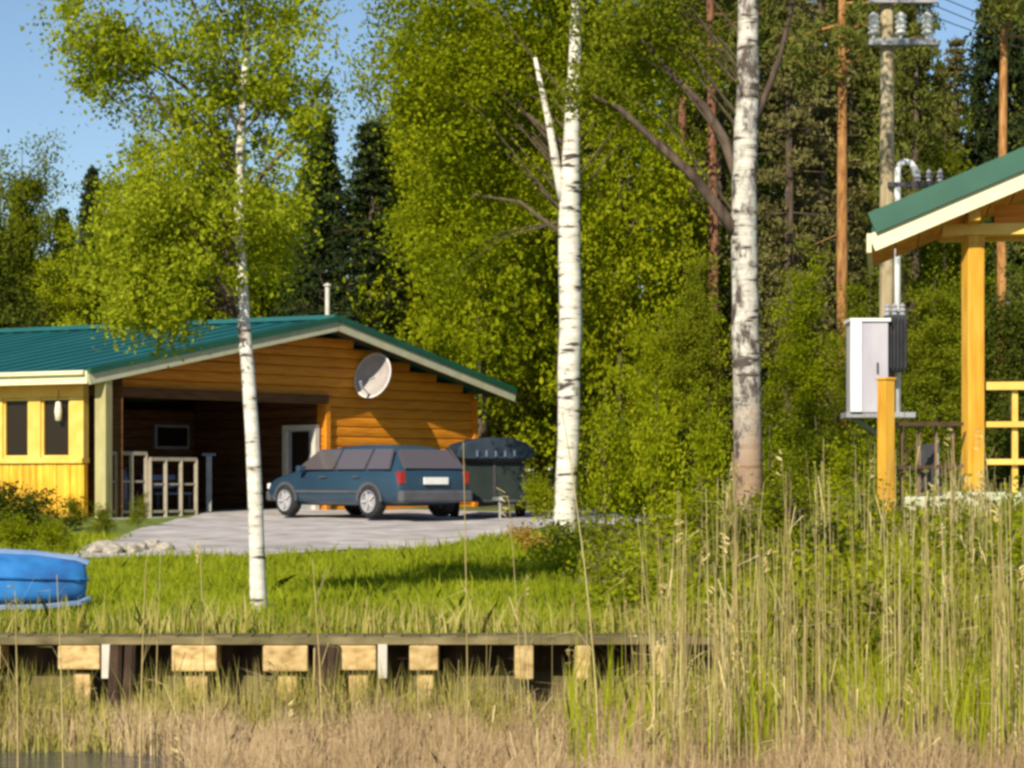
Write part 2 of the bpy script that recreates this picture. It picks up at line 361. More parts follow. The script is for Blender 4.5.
T0 = .45; T1 = HG-.45
tO0, tO1 = ray_gable(100, -OV), ray_gable(322, -OV); ZO = 3.72
def hlog(a, b, z, h, th=.16, bulge=.028, name='log', mat='log', nrm=NG):
    """one horizontal log: octagonal-ish front, from a to b (2-D), at height z"""
    a = Vector((a[0], a[1], z)); b = Vector((b[0], b[1], z)); n = Vector((nrm.x, nrm.y, 0))
    prof = [(0, -h/2+.004), (bulge*.75, -h/2+.03), (bulge, 0), (bulge*.75, h/2-.03), (0, h/2-.004), (-th, h/2-.004), (-th, -h/2+.004)]
    vs = [p+n*o+Vector((0, 0, dz)) for p in (a, b) for o, dz in prof]; k = len(prof)
    fs = [(i, (i+1) % k, k+(i+1) % k, k+i) for i in range(k)]+[tuple(range(k))[::-1], tuple(range(k, 2*k))]
    return hb(MB().quadmesh(vs, fs), name, mat)
LH = .215
z = BASE+LH/2
def g2(t, out): p = gp(t, out); return (p.x, p.y)
while z < RIDGE-.25:
    zt = z+LH*.12
    # extent of this course under the roof slope
    if zt <= ztop(0)-.02: l, r_ = T0, T1
    else:
        f = (zt-(EAVE-.12))/(RIDGE-EAVE); l = max(T0, f*HAP); r_ = min(T1, HG-f*(HG-HAP))
    if r_-l > .3:
        if z < ZO: hlog(g2(tO1, -OV), g2(r_, -OV), z, LH)
        else: hlog(g2(l, -OV), g2(r_, -OV), z, LH)
    z += LH
# vertical battens and corner boards on the gable
for t, zz_ in ((tO1+.08, ZO), (T1-.05, ztop(T1)-.2)):
    hb(MB().box(gp(t, -OV+.07, (BASE+zz_)/2), (.12, .10, zz_-BASE), Matrix.Rotation(math.atan2(DV.y, DV.x), 3, 'Z')), 'batten', 'log')
# backing behind the logs, so the joints are closed
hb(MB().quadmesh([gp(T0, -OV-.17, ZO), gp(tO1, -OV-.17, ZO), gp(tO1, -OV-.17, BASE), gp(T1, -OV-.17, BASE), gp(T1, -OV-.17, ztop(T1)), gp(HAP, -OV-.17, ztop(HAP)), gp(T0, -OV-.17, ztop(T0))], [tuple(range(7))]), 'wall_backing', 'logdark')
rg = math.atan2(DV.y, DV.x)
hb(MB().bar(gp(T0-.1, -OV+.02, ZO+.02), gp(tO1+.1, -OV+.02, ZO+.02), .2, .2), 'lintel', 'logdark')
# carport recess: back wall 4.5 m in, right side wall, floor, ceiling
RB = -5.0
z = BASE+LH/2
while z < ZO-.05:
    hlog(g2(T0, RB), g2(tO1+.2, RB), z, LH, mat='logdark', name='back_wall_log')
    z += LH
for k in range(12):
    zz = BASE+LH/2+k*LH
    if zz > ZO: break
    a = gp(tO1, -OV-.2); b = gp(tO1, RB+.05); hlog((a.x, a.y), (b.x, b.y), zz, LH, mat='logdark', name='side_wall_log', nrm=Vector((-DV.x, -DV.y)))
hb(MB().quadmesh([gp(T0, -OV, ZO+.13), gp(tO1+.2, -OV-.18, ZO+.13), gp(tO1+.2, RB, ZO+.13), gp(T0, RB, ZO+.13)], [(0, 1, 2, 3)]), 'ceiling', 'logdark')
hb(MB().quadmesh([gp(T0-.3, .2, BASE+.05), gp(T1, .2, BASE+.05), gp(T1, RB, BASE+.05), gp(T0-.3, RB, BASE+.05), gp(T0-.3, .2, BASE-.4), gp(T1, .2, BASE-.4)], [(0, 1, 2, 3), (4, 5, 1, 0)]), 'floor_slab', 'concrete')
# roof planes: sheets with standing seams
def slope_pts(t, s, z): p = GA+DV*t+VV*s; return Vector((p.x, p.y, z))
LV = 15.0
def roof_plane(t_e, t_r, mat):
    # from eave to ridge, s along VV from -0 to LV; sheets .55 m wide
    n = int(LV/.55)
    for i in range(n):
        s0, s1 = i*.55, i*.55+.55
        a = slope_pts(t_e, s0, EAVE); b = slope_pts(t_e, s1, EAVE); c = slope_pts(t_r, s1, RIDGE); d = slope_pts(t_r, s0, RIDGE)
        dn = Vector((0, 0, -.06)); e = (b-a).normalized()*.03; upv = Vector((0, 0, .035))
        vs = [a, b, c, d, a+dn, b+dn, c+dn, d+dn, a+upv, a+e+upv, d+upv, d+e+upv, a+e, d+e]
        hb(MB().quadmesh(vs, [(0, 1, 2, 3), (4, 7, 6, 5), (0, 4, 5, 1), (1, 5, 6, 2), (2, 6, 7, 3), (3, 7, 4, 0), (8, 9, 11, 10), (0, 8, 10, 3), (9, 12, 13, 11), (0, 12, 9, 8)]), 'roof_sheet', mat)
roof_plane(-.05, HAP, 'roof'); roof_plane(HG+.05, HAP, 'roof')
hb(MB().bar(slope_pts(HAP, -.03, RIDGE+.05), slope_pts(HAP, LV, RIDGE+.05), .3, .09), 'ridge_cap', 'roof')
# verge boards and verge metal on the gable
for (ta, tb) in ((-.1, HAP), (HG+.1, HAP)):
    a = gp(ta, .03, EAVE-.14); b = gp(tb, .03, RIDGE-.14)
    hb(MB().bar(a, b, .05, .20), 'verge_board', 'fascia')
    hb(MB().bar(gp(ta, .05, EAVE+.02), gp(tb, .05, RIDGE+.02), .10, .12), 'verge_metal', 'roofgreen')
    # soffit under the overhang
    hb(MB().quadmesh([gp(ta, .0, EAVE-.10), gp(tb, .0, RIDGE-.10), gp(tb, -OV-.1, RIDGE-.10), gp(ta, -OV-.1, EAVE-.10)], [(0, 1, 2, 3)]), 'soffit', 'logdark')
# front eave over the porch
hb(MB().bar(slope_pts(-.12, -.02, EAVE-.10), slope_pts(-.12, LV, EAVE-.10), .05, .24), 'eave_board', 'cream')
hb(MB().tube([slope_pts(-.19, 0, EAVE-.02), slope_pts(-.19, LV, EAVE-.02)], .05, 6), 'gutter', 'cream')
hb(MB().quadmesh([slope_pts(-.12, 0, EAVE-.14), slope_pts(-.12, LV, EAVE-.14), slope_pts(.6, LV, EAVE-.14), slope_pts(.6, 0, EAVE-.14)], [(0, 1, 2, 3)]), 'eave_soffit', 'log')
# porch front wall along VV
NV = Vector((-.47, -.88)).normalized()
def vp(s, out=0, z=0): p = GA+DV*.42+VV*s+NV*out+Vector((0, 0)); return Vector((p.x, p.y, z))
def ray_v(px, out=0):
    q = (px-512)/F; a = GA+DV*.42+NV*out
    return (q*a.y-a.x)/(VV.x-q*VV.y)
def zpix(py, p): return CZ+(HY-py)/F*p.y
rv = math.atan2(VV.y, VV.x); RV = Matrix.Rotation(rv, 3, 'Z')
s88, s0_ = ray_v(86), ray_v(0)
pitch = None
zw0, zw1 = zpix(458, vp(1)), zpix(397, vp(1))        # window sill and head
zf = BASE
# window openings, widths in pixels
wins = [(72, 43), (31, 5), (-8, -34), (-48, -72), (-88, -112)]
wins = [(ray_v(a), ray_v(b)) for a, b in wins]
edges = [s88-.0]
for a, b in wins: edges += [a, b]
edges.append(LV-.3)
for i in range(0, len(edges), 2):                    # the uprights between the windows
    a, b = edges[i], edges[i+1]
    hb(MB().box((vp((a+b)/2, 0, (zw0+zw1)/2)), (b-a, .16, zw1-zw0), RV), 'window_mullion', 'trim')
hb(MB().box(vp((s88+LV)/2-.15, 0, (zw1+EAVE-.14)/2), (LV-s88-.3, .16, EAVE-.14-zw1-.004), RV), 'head_board', 'trim')
hb(MB().box(vp((s88+LV)/2-.15, .01, zw0-.05), (LV-s88-.3, .22, .10), RV), 'sill_board', 'trim')
s = s88
while s < LV-.45:                                    # vertical boards under the windows
    hb(MB().box(vp(s+.085, random.uniform(-.006, .012), (zf+zw0-.1)/2), (.16, .12, zw0-.1-zf-.004), RV), 'wall_board', 'yellow')
    s += .17
for a, b in wins:
    w = thing('window', '', '', (0, 0, 0)); del w['label']; del w['category']; bpy.data.objects.remove(w)
    c = vp((a+b)/2, -.02, (zw0+zw1)/2); wd = b-a; hh = zw1-zw0
    mb = MB()
    for sx in (-1, 1): mb.box(vp((a+b)/2+sx*(wd/2-.025), .0, c.z), (.05, .08, hh-.004), RV)
    for sz in (-1, 1): mb.box(vp((a+b)/2, .0, c.z+sz*(hh/2-.03)), (wd-.1, .08, .05), RV)
    wn = hb(mb, 'window', 'trim')
    pane = MB().box(Vector(c), (wd-.08, .02, hh-.08), RV)
    pane.v = [tuple(Vector(v)-Vector((GA.x, GA.y, BASE))) for v in pane.v]; pane.build('pane', 'glass', wn)
hb(MB().box(vp(.12, .03, (BASE+EAVE-.14)/2), (.26, .2, EAVE-.14-BASE), RV), 'corner_post', 'cornerpost')
hb(MB().quadmesh([vp(0, -.4, BASE), vp(LV-.3, -.4, BASE), vp(LV-.3, -.4, EAVE), vp(0, -.4, EAVE)], [(0, 1, 2, 3)]), 'inner_wall', 'logdark')
# far and right ends of the house
hb(MB().quadmesh([vp(LV-.3, .05, BASE-.3), slope_pts(HG-.6, LV-.3, BASE-.3), slope_pts(HG-.6, LV-.3, EAVE-.12), slope_pts(HAP, LV-.3, RIDGE-.12), vp(LV-.3, .05, EAVE-.12)], [(0, 1, 2, 3, 4)]), 'end_wall', 'log')
hb(MB().quadmesh([gp(T1, -OV, BASE), slope_pts(HG-.6, LV-.3, BASE), slope_pts(HG-.6, LV-.3, EAVE-.1), gp(T1, -OV, ztop(T1))], [(0, 1, 2, 3)]), 'side_wall', 'log')
# white framed door in the side wall of the recess, near its mouth
def side_u(px):                                       # distance into the recess along the side wall
    q = (px-512)/F; a = GA+DV*(tO1-.06)+NG*(-OV-.2); return (q*a.y-a.x)/(-NG.x+q*NG.y)
def sp_(u, out, z): p = GA+DV*(tO1-.06-out)+NG*(-OV-.2-u); return Vector((p.x, p.y, z))
def sub(mb, name, mat, par):
    mb.v = [tuple(Vector(v)-Vector((GA.x, GA.y, BASE))) for v in mb.v]; return mb.build(name, mat, par)
u0, u1 = sorted((side_u(320), side_u(287))); RD = Matrix.Rotation(math.atan2(NG.y, NG.x), 3, 'Z')
zd1 = min(ZO-.12, zpix(428, sp_((u0+u1)/2, 0, 0))); um = (u0+u1)/2
dr = hb(MB().box(sp_(um, .05, (BASE+.05+zd1)/2), (u1-u0-.16, .06, zd1-BASE-.15), RD), 'door', 'grey')
for uu in (u0+.06, u1-.06): sub(MB().box(sp_(uu, .08, (BASE+.05+zd1)/2), (.13, .12, zd1-BASE-.05), RD), 'door_frame', 'offwhite', dr)
sub(MB().box(sp_(um, .08, zd1), (u1-u0+.002, .125, .12), RD), 'door_frame', 'offwhite', dr)
sub(MB().box(sp_(um, .085, BASE+1.35), ((u1-u0)*.5, .03, .95), RD), 'door_pane', 'glass', dr)
sub(MB().tube([sp_(u0+.2, .12, BASE+1.0), sp_(u0+.33, .12, BASE+1.0)], .015, 6), 'handle', 'darkmetal', dr)
# small dark window on the back wall
t = ray_gable(172, RB+.1); wn = hb(MB().box(gp(t, RB+.07, zpix(437, gp(t, RB))), (1.0, .08, .55), Matrix.Rotation(rg, 3, 'Z')), 'window', 'grey')
sub(MB().box(gp(t, RB+.09, zpix(437, gp(t, RB))), (.86, .08, .42), Matrix.Rotation(rg, 3, 'Z')), 'pane', 'glass', wn)

# vent pipe on the ridge
p = gp(HAP, -.3, RIDGE); v = thing('vent_pipe', 'thin pale vent pipe standing on the roof ridge at the gable peak', 'pipe', p)
MB().lathe([(.05, -.05), (.05, .72), (.0, .72)], n=10).build('pipe', 'offwhite', v, smooth=False)
MB().lathe([(.0, .80), (.085, .76), (.085, .73), (.0, .73)], n=10).build('cap', 'offwhite', v)
# satellite dish
t = ray_gable(370, -OV+.35); p = gp(t, -OV+.45, 0); p.z = zpix(376, p)
dsh = thing('satellite_dish', 'oval grey satellite dish with pale rim on the orange gable wall', 'satellite dish', p)
aim = Vector((-.42, -.86, .34)).normalized(); q = aim.to_track_quat('Z', 'Y').to_matrix()
prof = [(0, -.09)]+[(.46*k/8, -.09+.10*(k/8)**2) for k in range(1, 9)]
q2 = q @ Matrix.Diagonal((.92, 1.08, 1))
MB().lathe(prof, n=28, axis=q2).build('reflector', 'dish', dsh, smooth=True)
MB().lathe([(.455, .0), (.49, .01), (.49, .035), (.455, .03)], n=28, axis=q2).build('rim', 'dishrim', dsh)
lw = gp(t, -OV+.05, p.z-.2)-p
MB().tube([lw, lw*.45, -aim*.09], .03, 6).build('wall_bracket', 'grey', dsh)
e1 = q @ Vector((0, -.45, 0))
MB().tube([e1, e1*.9+aim*.42], .014, 5).build('feed_arm', 'grey', dsh)
MB().tube([e1*.95+aim*.36, e1*.7+aim*.48], .035, 8).build('receiver', 'grey', dsh)
# lantern in the porch window
p = vp(ray_v(63), .14, 0); p.z = zpix(411, p)
ln = thing('lantern', 'small pale lantern hanging before the right porch window', 'lantern', p)
MB().lathe([(0, -.2), (.06, -.18), (.075, 0), (.05, .17), (0, .19)], n=10).build('shade', 'lamp', ln, smooth=True)
MB().tube([(0, 0, .18), (0, 0, .42)], .008, 5).build('cord', 'darkmetal', ln)

# carport railings
def railing(name, label, pxa, pxb, pytop, out, nper):
    ta, tb = ray_gable(pxa, out), ray_gable(pxb, out)
    pa, pb = gp(ta, out), gp(tb, out); zt = zpix(pytop, pa)
    o = thing(name, label, 'railing', (pa.x, pa.y, BASE+.05))
    def loc(t, z): return gp(t, out, z)-Vector((pa.x, pa.y, BASE+.05))
    MB().bar(loc(ta, zt), loc(tb, zt), .07, .07).build('top_rail', 'railwood', o)
    MB().bar(loc(ta, BASE+.16), loc(tb, BASE+.16), .05, .05).build('bottom_rail', 'railwood', o)
    MB().bar(loc(ta, (zt+BASE)/2+.1), loc(tb, (zt+BASE)/2+.1), .03, .04).build('middle_rail', 'railwood', o)
    me = MB().box((0, 0, (zt-BASE)/2-.03), (.07, .07, zt-BASE-.06)).mesh('post', 'railwood')
    for k in range(nper+1):
        l = loc(ta+(tb-ta)*k/nper, 0); link('post', me, o, loc=(l.x, l.y, 0))
    return o
railing('porch_railing', 'left pale railing at the corner of the open carport', 102, 146, 453, -.25, 3)
railing('porch_railing', 'lower pale railing section standing left of the birch trunk', 150, 196, 459, -.1, 3)
t = ray_gable(209, -1.2); p = gp(t, -1.2, BASE+.05)
o = thing('storage_post', 'slim grey stand with flat top in the shade of the carport', 'stand', p)
MB().box((0, 0, .62), (.10, .10, 1.24)).build('shaft', 'grey', o); MB().box((0, 0, .02), (.4, .4, .04)).build('foot_plate', 'darkmetal', o); MB().box((0, 0, 1.26), (.26, .2, .05)).build('head_plate', 'barrel', o)
t = ray_gable(112, -1.0); p = gp(t, -1.0, BASE+.05)
o = thing('plastic_barrel', 'blue grey plastic barrel behind the left carport railing', 'barrel', p)
MB().lathe([(0, .0), (.27, .0), (.29, .05), (.31, .35), (.33, .38), (.31, .41), (.31, .7), (.33, .73), (.31, .76), (.28, .95), (0, .96)], n=20).build('body', 'barrel', o, smooth=True)
MB().lathe([(0, 1.01), (.26, 1.0), (.30, .97), (.30, .93)], n=20).build('lid', 'darkmetal', o, smooth=True)
t = ray_gable(168, -1.6); p = gp(t, -1.6, BASE+.05)
o = thing('garden_bench', 'dark blue low bench behind the carport railing', 'bench', p, rz=rg)
for k in range(3): MB().box((0, -.14+.14*k, .45), (1.0, .11, .04)).build('seat_slat', 'barrel', o)
for k in range(2): MB().box((0, .24, .62+.16*k), (1.0, .03, .11)).build('back_slat', 'barrel', o)
for x in (-.42, .42):
    for y in (-.16, .22): MB().box((x, y, .22 if y < 0 else .42), (.06, .06, .43 if y < 0 else .84)).build('leg', 'darkmetal', o)

# ------------------------------------------------------------------ estate car
def loft(sections, n_side):
    """sections: list of (x, [(y,z)...]) symmetric, left half given from bottom centre to top centre"""
    vs, fs = [], []
    k = n_side*2
    for x, half in sections:
        full = [(x, y, z) for y, z in half]+[(x, -y, z) for y, z in half[::-1]]
        vs += full
    k = len(sections[0][1])*2
    for i in range(len(sections)-1):
        for j in range(k):
            j2 = (j+1) % k; fs.append((i*k+j, (i+1)*k+j, (i+1)*k+j2, i*k+j2))
    fs.append(tuple(range(k))); fs.append(tuple((len(sections)-1)*k+j for j in range(k))[::-1])
    return vs, fs
def make_car():
    hd = Vector((-.64, .77)).normalized()            # heading: away to the left
    Zc = 42.2; cx = xa(364, Zc); cy = Zc
    o = thing('estate_car', 'dark teal blue estate car seen from its rear left corner on the gravel', 'car', (cx, cy, g(cx, cy)+.03), rz=math.atan2(hd.y, hd.x))
    Wd = .88; o.scale = (1.02, 1, .92)
    def sec(x, zb, zbelt, w, ztop_, wt):
        return (x, [(w*.55, zb), (w*.93, zb+.03), (w, zb+.18), (w*1.0, (zb+zbelt)/2+.05), (w*.985, zbelt-.04), (w*.95, zbelt), (wt+.02, ztop_-.05 if ztop_ > zbelt+.1 else ztop_-.012), (wt*.75, ztop_)])
    # x from tail (-2.2) to nose (2.2)
    S_ = [sec(-2.20, .42, .82, .74, .86, .60), sec(-2.15, .30, .90, .82, .96, .62), sec(-2.02, .26, .94, .86, 1.14, .60), sec(-1.76, .24, .95, Wd, 1.38, .59),
          sec(-1.6, .22, .95, Wd, 1.46, .61), sec(-.8, .22, .94, Wd, 1.49, .62), sec(0, .22, .93, Wd, 1.48, .62), sec(.45, .22, .92, Wd, 1.40, .60),
          sec(.85, .22, .92, Wd, 1.18, .62), sec(1.15, .22, .90, Wd, .96, .70), sec(1.6, .23, .84, .86, .90, .66), sec(1.98, .26, .74, .82, .80, .60), sec(2.16, .32, .64, .74, .68, .52), sec(2.22, .40, .58, .62, .60, .44)]
    vs, fs = loft(S_, 8)
    body = MB().quadmesh(vs, fs).build('body', 'carblue', o, smooth=True, bevel=0)
    sm = body.modifiers.new('round', 'SUBSURF'); sm.levels = 1; sm.render_levels = 1
    # side glass, proud of the body, three panes each side
    for sy in (1, -1):
        for (xa0, xa1, xb0, xb1) in ((-1.95, -1.28, -1.80, -1.28), (-1.20, -.30, -1.20, -.30), (-.22, .95, -.22, .50)):
            yb, yt = .872*sy, .655*sy; n = Vector((0, .95*sy, .3))*.02
            vs = [Vector((xa0, yb, .97)), Vector((xa1, yb, .97)), Vector((xb1, yt, 1.375)), Vector((xb0, yt, 1.375))]
            vs = [v+n for v in vs]+[v-n*1.2 for v in vs]
            MB().quadmesh(vs, [(0, 1, 2, 3), (4, 7, 6, 5), (0, 4, 5, 1), (1, 5, 6, 2), (2, 6, 7, 3), (3, 7, 4, 0)]).build('side_window', 'carglass', o)
    vs = [Vector((-2.13, -.66, .97)), Vector((-2.13, .66, .97)), Vector((-1.80, .55, 1.35)), Vector((-1.80, -.55, 1.35))]
    n = Vector((-.05, 0, .02)); vs = [v+n for v in vs]+[v-n for v in vs]
    BX = [(0, 3, 2, 1), (4, 5, 6, 7), (0, 1, 5, 4), (1, 2, 6, 5), (2, 3, 7, 6), (3, 0, 4, 7)]
    MB().quadmesh(vs, BX).build('rear_window', 'carglass', o)
    vs = [Vector((1.12, -.70, .96)), Vector((1.12, .70, .96)), Vector((.55, .58, 1.37)), Vector((.55, -.58, 1.37))]
    n = Vector((.03, 0, .03)); vs = [v+n for v in vs]+[v-n for v in vs]
    MB().quadmesh(vs, BX).build('windscreen', 'carglass', o)
    MB().box((-2.19, 0, .43), (.18, 1.66, .24)).build('rear_bumper', 'bumper', o, bevel=.05)
    MB().box((2.16, 0, .42), (.16, 1.5, .22)).build('front_bumper', 'bumper', o, bevel=.05)
    MB().box((-2.235, .02, .74), (.03, .56, .14)).build('number_plate', 'plate', o)
    for y in (-.74, .74): MB().box((-2.12, y, .80), (.14, .15, .26)).build('tail_lamp', 'redlamp', o, bevel=.03)
    for y in (-.62, .62): MB().box((2.10, y, .62), (.12, .3, .13)).build('headlight', 'white', o, bevel=.03)
    for y in (): MB().tube([(-1.75, y, 1.47), (-1.65, y, 1.53), (-.1, y, 1.54), (.05, y, 1.49)], .02, 6).build('roof_rail', 'grey', o)
    for y in (-.96, .96): MB().box((.72, y, .99), (.12, .18, .13)).build('door_mirror', 'carblue', o, bevel=.03)
    for y in (-.905, .905):
        for x in (-.95, .1): MB().box((x, y*.985, .82), (.2, .03, .03)).build('door_handle', 'bumper', o)
        MB().box((-.1, y*.975, .52), (2.2, .03, .05)).build('side_strip', 'bumper', o)
    for x in (-1.35, 1.35):
        for y in (-1, 1):
            ax = Matrix.Rotation(R(90), 3, 'X')
            w = MB().lathe([(.20, -.10), (.30, -.10), (.325, -.07), (.325, .07), (.30, .10), (.20, .10)], (x, y*.80, .325), 22, ax).build('wheel', 'black', o, smooth=True)
            MB().lathe([(0, .09*y*-1), (.21, .085*y*-1), (.225, .11*y*-1), (.0, .112*y*-1)] if False else [(0.0, -.095*y), (.10, -.085*y), (.19, -.07*y), (.20, -.105*y), (.225, -.112*y), (.215, .05*y)], (x, y*.80, .325), 22, ax).build('rim', 'grey', w)
            for k in range(5):
                a_ = 2*math.pi*k/5; MB().box((x+math.cos(a_)*.11, y*.905, .325+math.sin(a_)*.11), (.16, .02, .035), Matrix.Rotation(-a_, 3, 'Y')).build('spoke', 'alloy', w)
            ar = MB(); 
            for k in range(13):
                a0, a1 = math.pi*k/13, math.pi*(k+1)/13
                q_ = [Vector((x+math.cos(a)*rr, y*.892, .325+math.sin(a)*rr)) for a, rr in ((a0, .33), (a1, .33), (a1, .40), (a0, .40))]
                ar.quadmesh(q_, [(0, 1, 2, 3)])
            ar.build('wheel_arch', 'bumper', o)
    return o
make_car()
# dark trailer with a bowed cover
def make_trailer():
    Zc = 43.5; cx = xa(488, Zc)
    o = thing('covered_trailer', 'dark box trailer with overhanging bowed fabric cover behind the estate car', 'trailer', (cx, Zc, g(cx, Zc)+.03), rz=R(8))
    MB().box((0, 0, .72), (1.18, 1.9, .82)).build('body', 'box', o, bevel=.03)
    for x in (-.58, 0, .58): MB().box((x, -.955, .72), (.05, .04, .82)).build('frame_post', 'darkmetal', o)
    for z in (.33, 1.11): MB().box((0, -.965, z), (1.22, .05, .05)).build('frame_rail', 'darkmetal', o)
    vs, fs = [], []
    prof = [(-.80, 1.18), (-.76, 1.34), (-.62, 1.46), (-.35, 1.54), (0, 1.565), (.35, 1.54), (.62, 1.46), (.76, 1.34), (.80, 1.18), (.62, 1.14), (-.62, 1.14)]
    ys = [-1.15, -1.0, -.5, 0, .5, 1.0, 1.15]
    for y in ys:
        k_ = .93 if abs(y) > 1.1 else (1.0 if abs(abs(y)-.5) < .01 or y == 0 else .99)
        vs += [(x*k_, y, 1.14+(z-1.14)*k_) for x, z in prof]
    k = len(prof)
    for i in range(len(ys)-1):
        for j in range(k): fs.append((i*k+j, i*k+(j+1) % k, (i+1)*k+(j+1) % k, (i+1)*k+j))
    fs += [tuple(range(k))[::-1], tuple((len(ys)-1)*k+j for j in range(k))]
    MB().quadmesh(vs, fs).build('cover', 'tarp', o, bevel=.01)
    for k in range(5):
        x = -.36+k*.18; MB().box((x, -1.17, 1.24), (.035, .03, .12)).build('cover_strap', 'barrel', o)
    for x in (-.66, .66):
        ax = Matrix.Rotation(R(90), 3, 'Y')
        w = MB().lathe([(0, -.08), (.26, -.08), (.29, -.05), (.29, .05), (.26, .08), (0, .08)], (x, .1, .29), 18, ax).build('wheel', 'black', o, smooth=True)
        MB().lathe([(0, -.09), (.15, -.088), (.16, .088), (0, .09)], (x, .1, .29), 14, ax).build('rim', 'grey', w)
        MB().box((x, .1, .62), (.2, .75, .03)).build('mudguard', 'darkmetal', o)
    MB().bar((0, -.95, .36), (0, -1.9, .38), .07, .07).build('drawbar', 'grey', o)
    MB().bar((0, -1.75, .36), (0, -1.75, -.02), .04, .04, up=(1, 0, 0)).build('support_leg', 'grey', o)
make_trailer()

# ------------------------------------------------------------------ boardwalk on the shore
BZ = 17.0
def make_boardwalk():
    zt = zpix(636, Vector((0, BZ, 0))); x0, x1 = xa(-330, BZ), xa(715, BZ)
    o = thing('timber_boardwalk', 'long low timber boardwalk along the shore below the lawn', 'boardwalk', (x0, BZ, 0))
    L = x1-x0
    me = MB().box((0, .19, 0), (.135, .33, .035)).mesh('plank', 'deck'); n = int(L/.145)
    for k in range(n):
        l = link('plank', me, o, loc=(.07+k*.145, random.uniform(-.02, .02), zt-.02+random.uniform(-.004, .004)))
    MB().box((L/2, -.02, zt-.035), (L, .04, .055)).build('edge_board', 'deck', o)
    MB().box((L/2, .30, zt-.16), (L, .06, .22)).build('under_deck_shade_board', 'darkwood', o)  # added dark board standing in for the shadow under the deck
    MB().box((L/2, .42, zt-.26), (L, .06, .42)).build('rear_shade_board', 'darkwood', o)  # second added board: deepens that painted shadow and hides the slope
    for px, w, h, pw in ((80, 42, 24, 17), (195, 45, 26, 22), (286, 45, 26, 20), (357, 39, 25, 20), (424, 29, 25, 16), (524, 19, 34, 0), (583, 16, 34, 0), (661, 16, 32, 0), (-20, 44, 24, 20), (-120, 44, 25, 20), (-215, 44, 25, 20)):
        x = xa(px, BZ)-x0; w_ = w/F*BZ; h_ = h/F*BZ
        b = MB().box((x, .10, zt-.07-h_/2), (w_, .30, h_)).build('bearer_block', 'block', o, bevel=.012)
        if pw: MB().box((x+.01, .1, (zt-.07-h_)/2-.15-.03), (pw/F*BZ, .16, zt-.07-h_+.3-.0)).build('post', 'block', o, bevel=.01)
    for px, w in ((117, 12), (131, 10), (322, 15), (332, 12), (640, 10)):
        x = xa(px, BZ)-x0
        MB().tube([(x, -.1, -.3), (x, -.1, .3), (x+.01, -.08, zt-.06)], [.055*w/10, .05*w/10, .045*w/10], 9).build('mooring_pile', 'darkwood', o)
    for px in (108, 383):
        x = xa(px, BZ)-x0; MB().box((x, -.06, zt-.19), (.07, .04, .26)).build('stake', 'offwhite', o)
make_boardwalk()

# ------------------------------------------------------------------ blue boat upside down, left
def make_boat():
    Zc = 19.4; bow = wp(88, 556, Zc)
    o = thing('rowing_boat', 'blue rowing boat lying upside down on the grass at the left edge', 'boat', (bow.x, Zc, g(bow.x, Zc)), rz=R(197))
    # local x from bow (0) to stern (3.6)
    S_ = []
    for x, w, kz, gz in ((0, .06, .40, .10), (.10, .20, .44, .07), (.45, .38, .49, .05), (.9, .50, .52, .06), (1.6, .63, .52, .03), (2.4, .66, .50, .03), (3.1, .60, .46, .05), (3.6, .50, .42, .08)):
        S_.append((x, [(w, gz), (w*.99, gz+.10), (w*.86, gz+(kz-gz)*.55), (w*.55, kz-.06), (w*.2, kz-.015), (.0, kz)]))
    vs, fs = loft(S_, 6)
    h = MB().quadmesh(vs, fs).build('hull', 'bluehull', o, smooth=True); h.modifiers.new('round', 'SUBSURF').render_levels = 1
    for s in (1, -1):
        MB().tube([(x, s*(hh[0][0]+.015), hh[0][1]) for x, hh in S_], .028, 6).build('gunwale', 'hullwhite', o)
    for s in (1, -1): MB().tube([(x, s*hh[2][0], hh[2][1]+.004) for x, hh in S_], .012, 5).build('strake', 'bluehull', o)
    MB().tube([(x, 0, hh[-1][1]+.01) for x, hh in S_], .028, 6).build('keel', 'hullwhite', o)
make_boat()

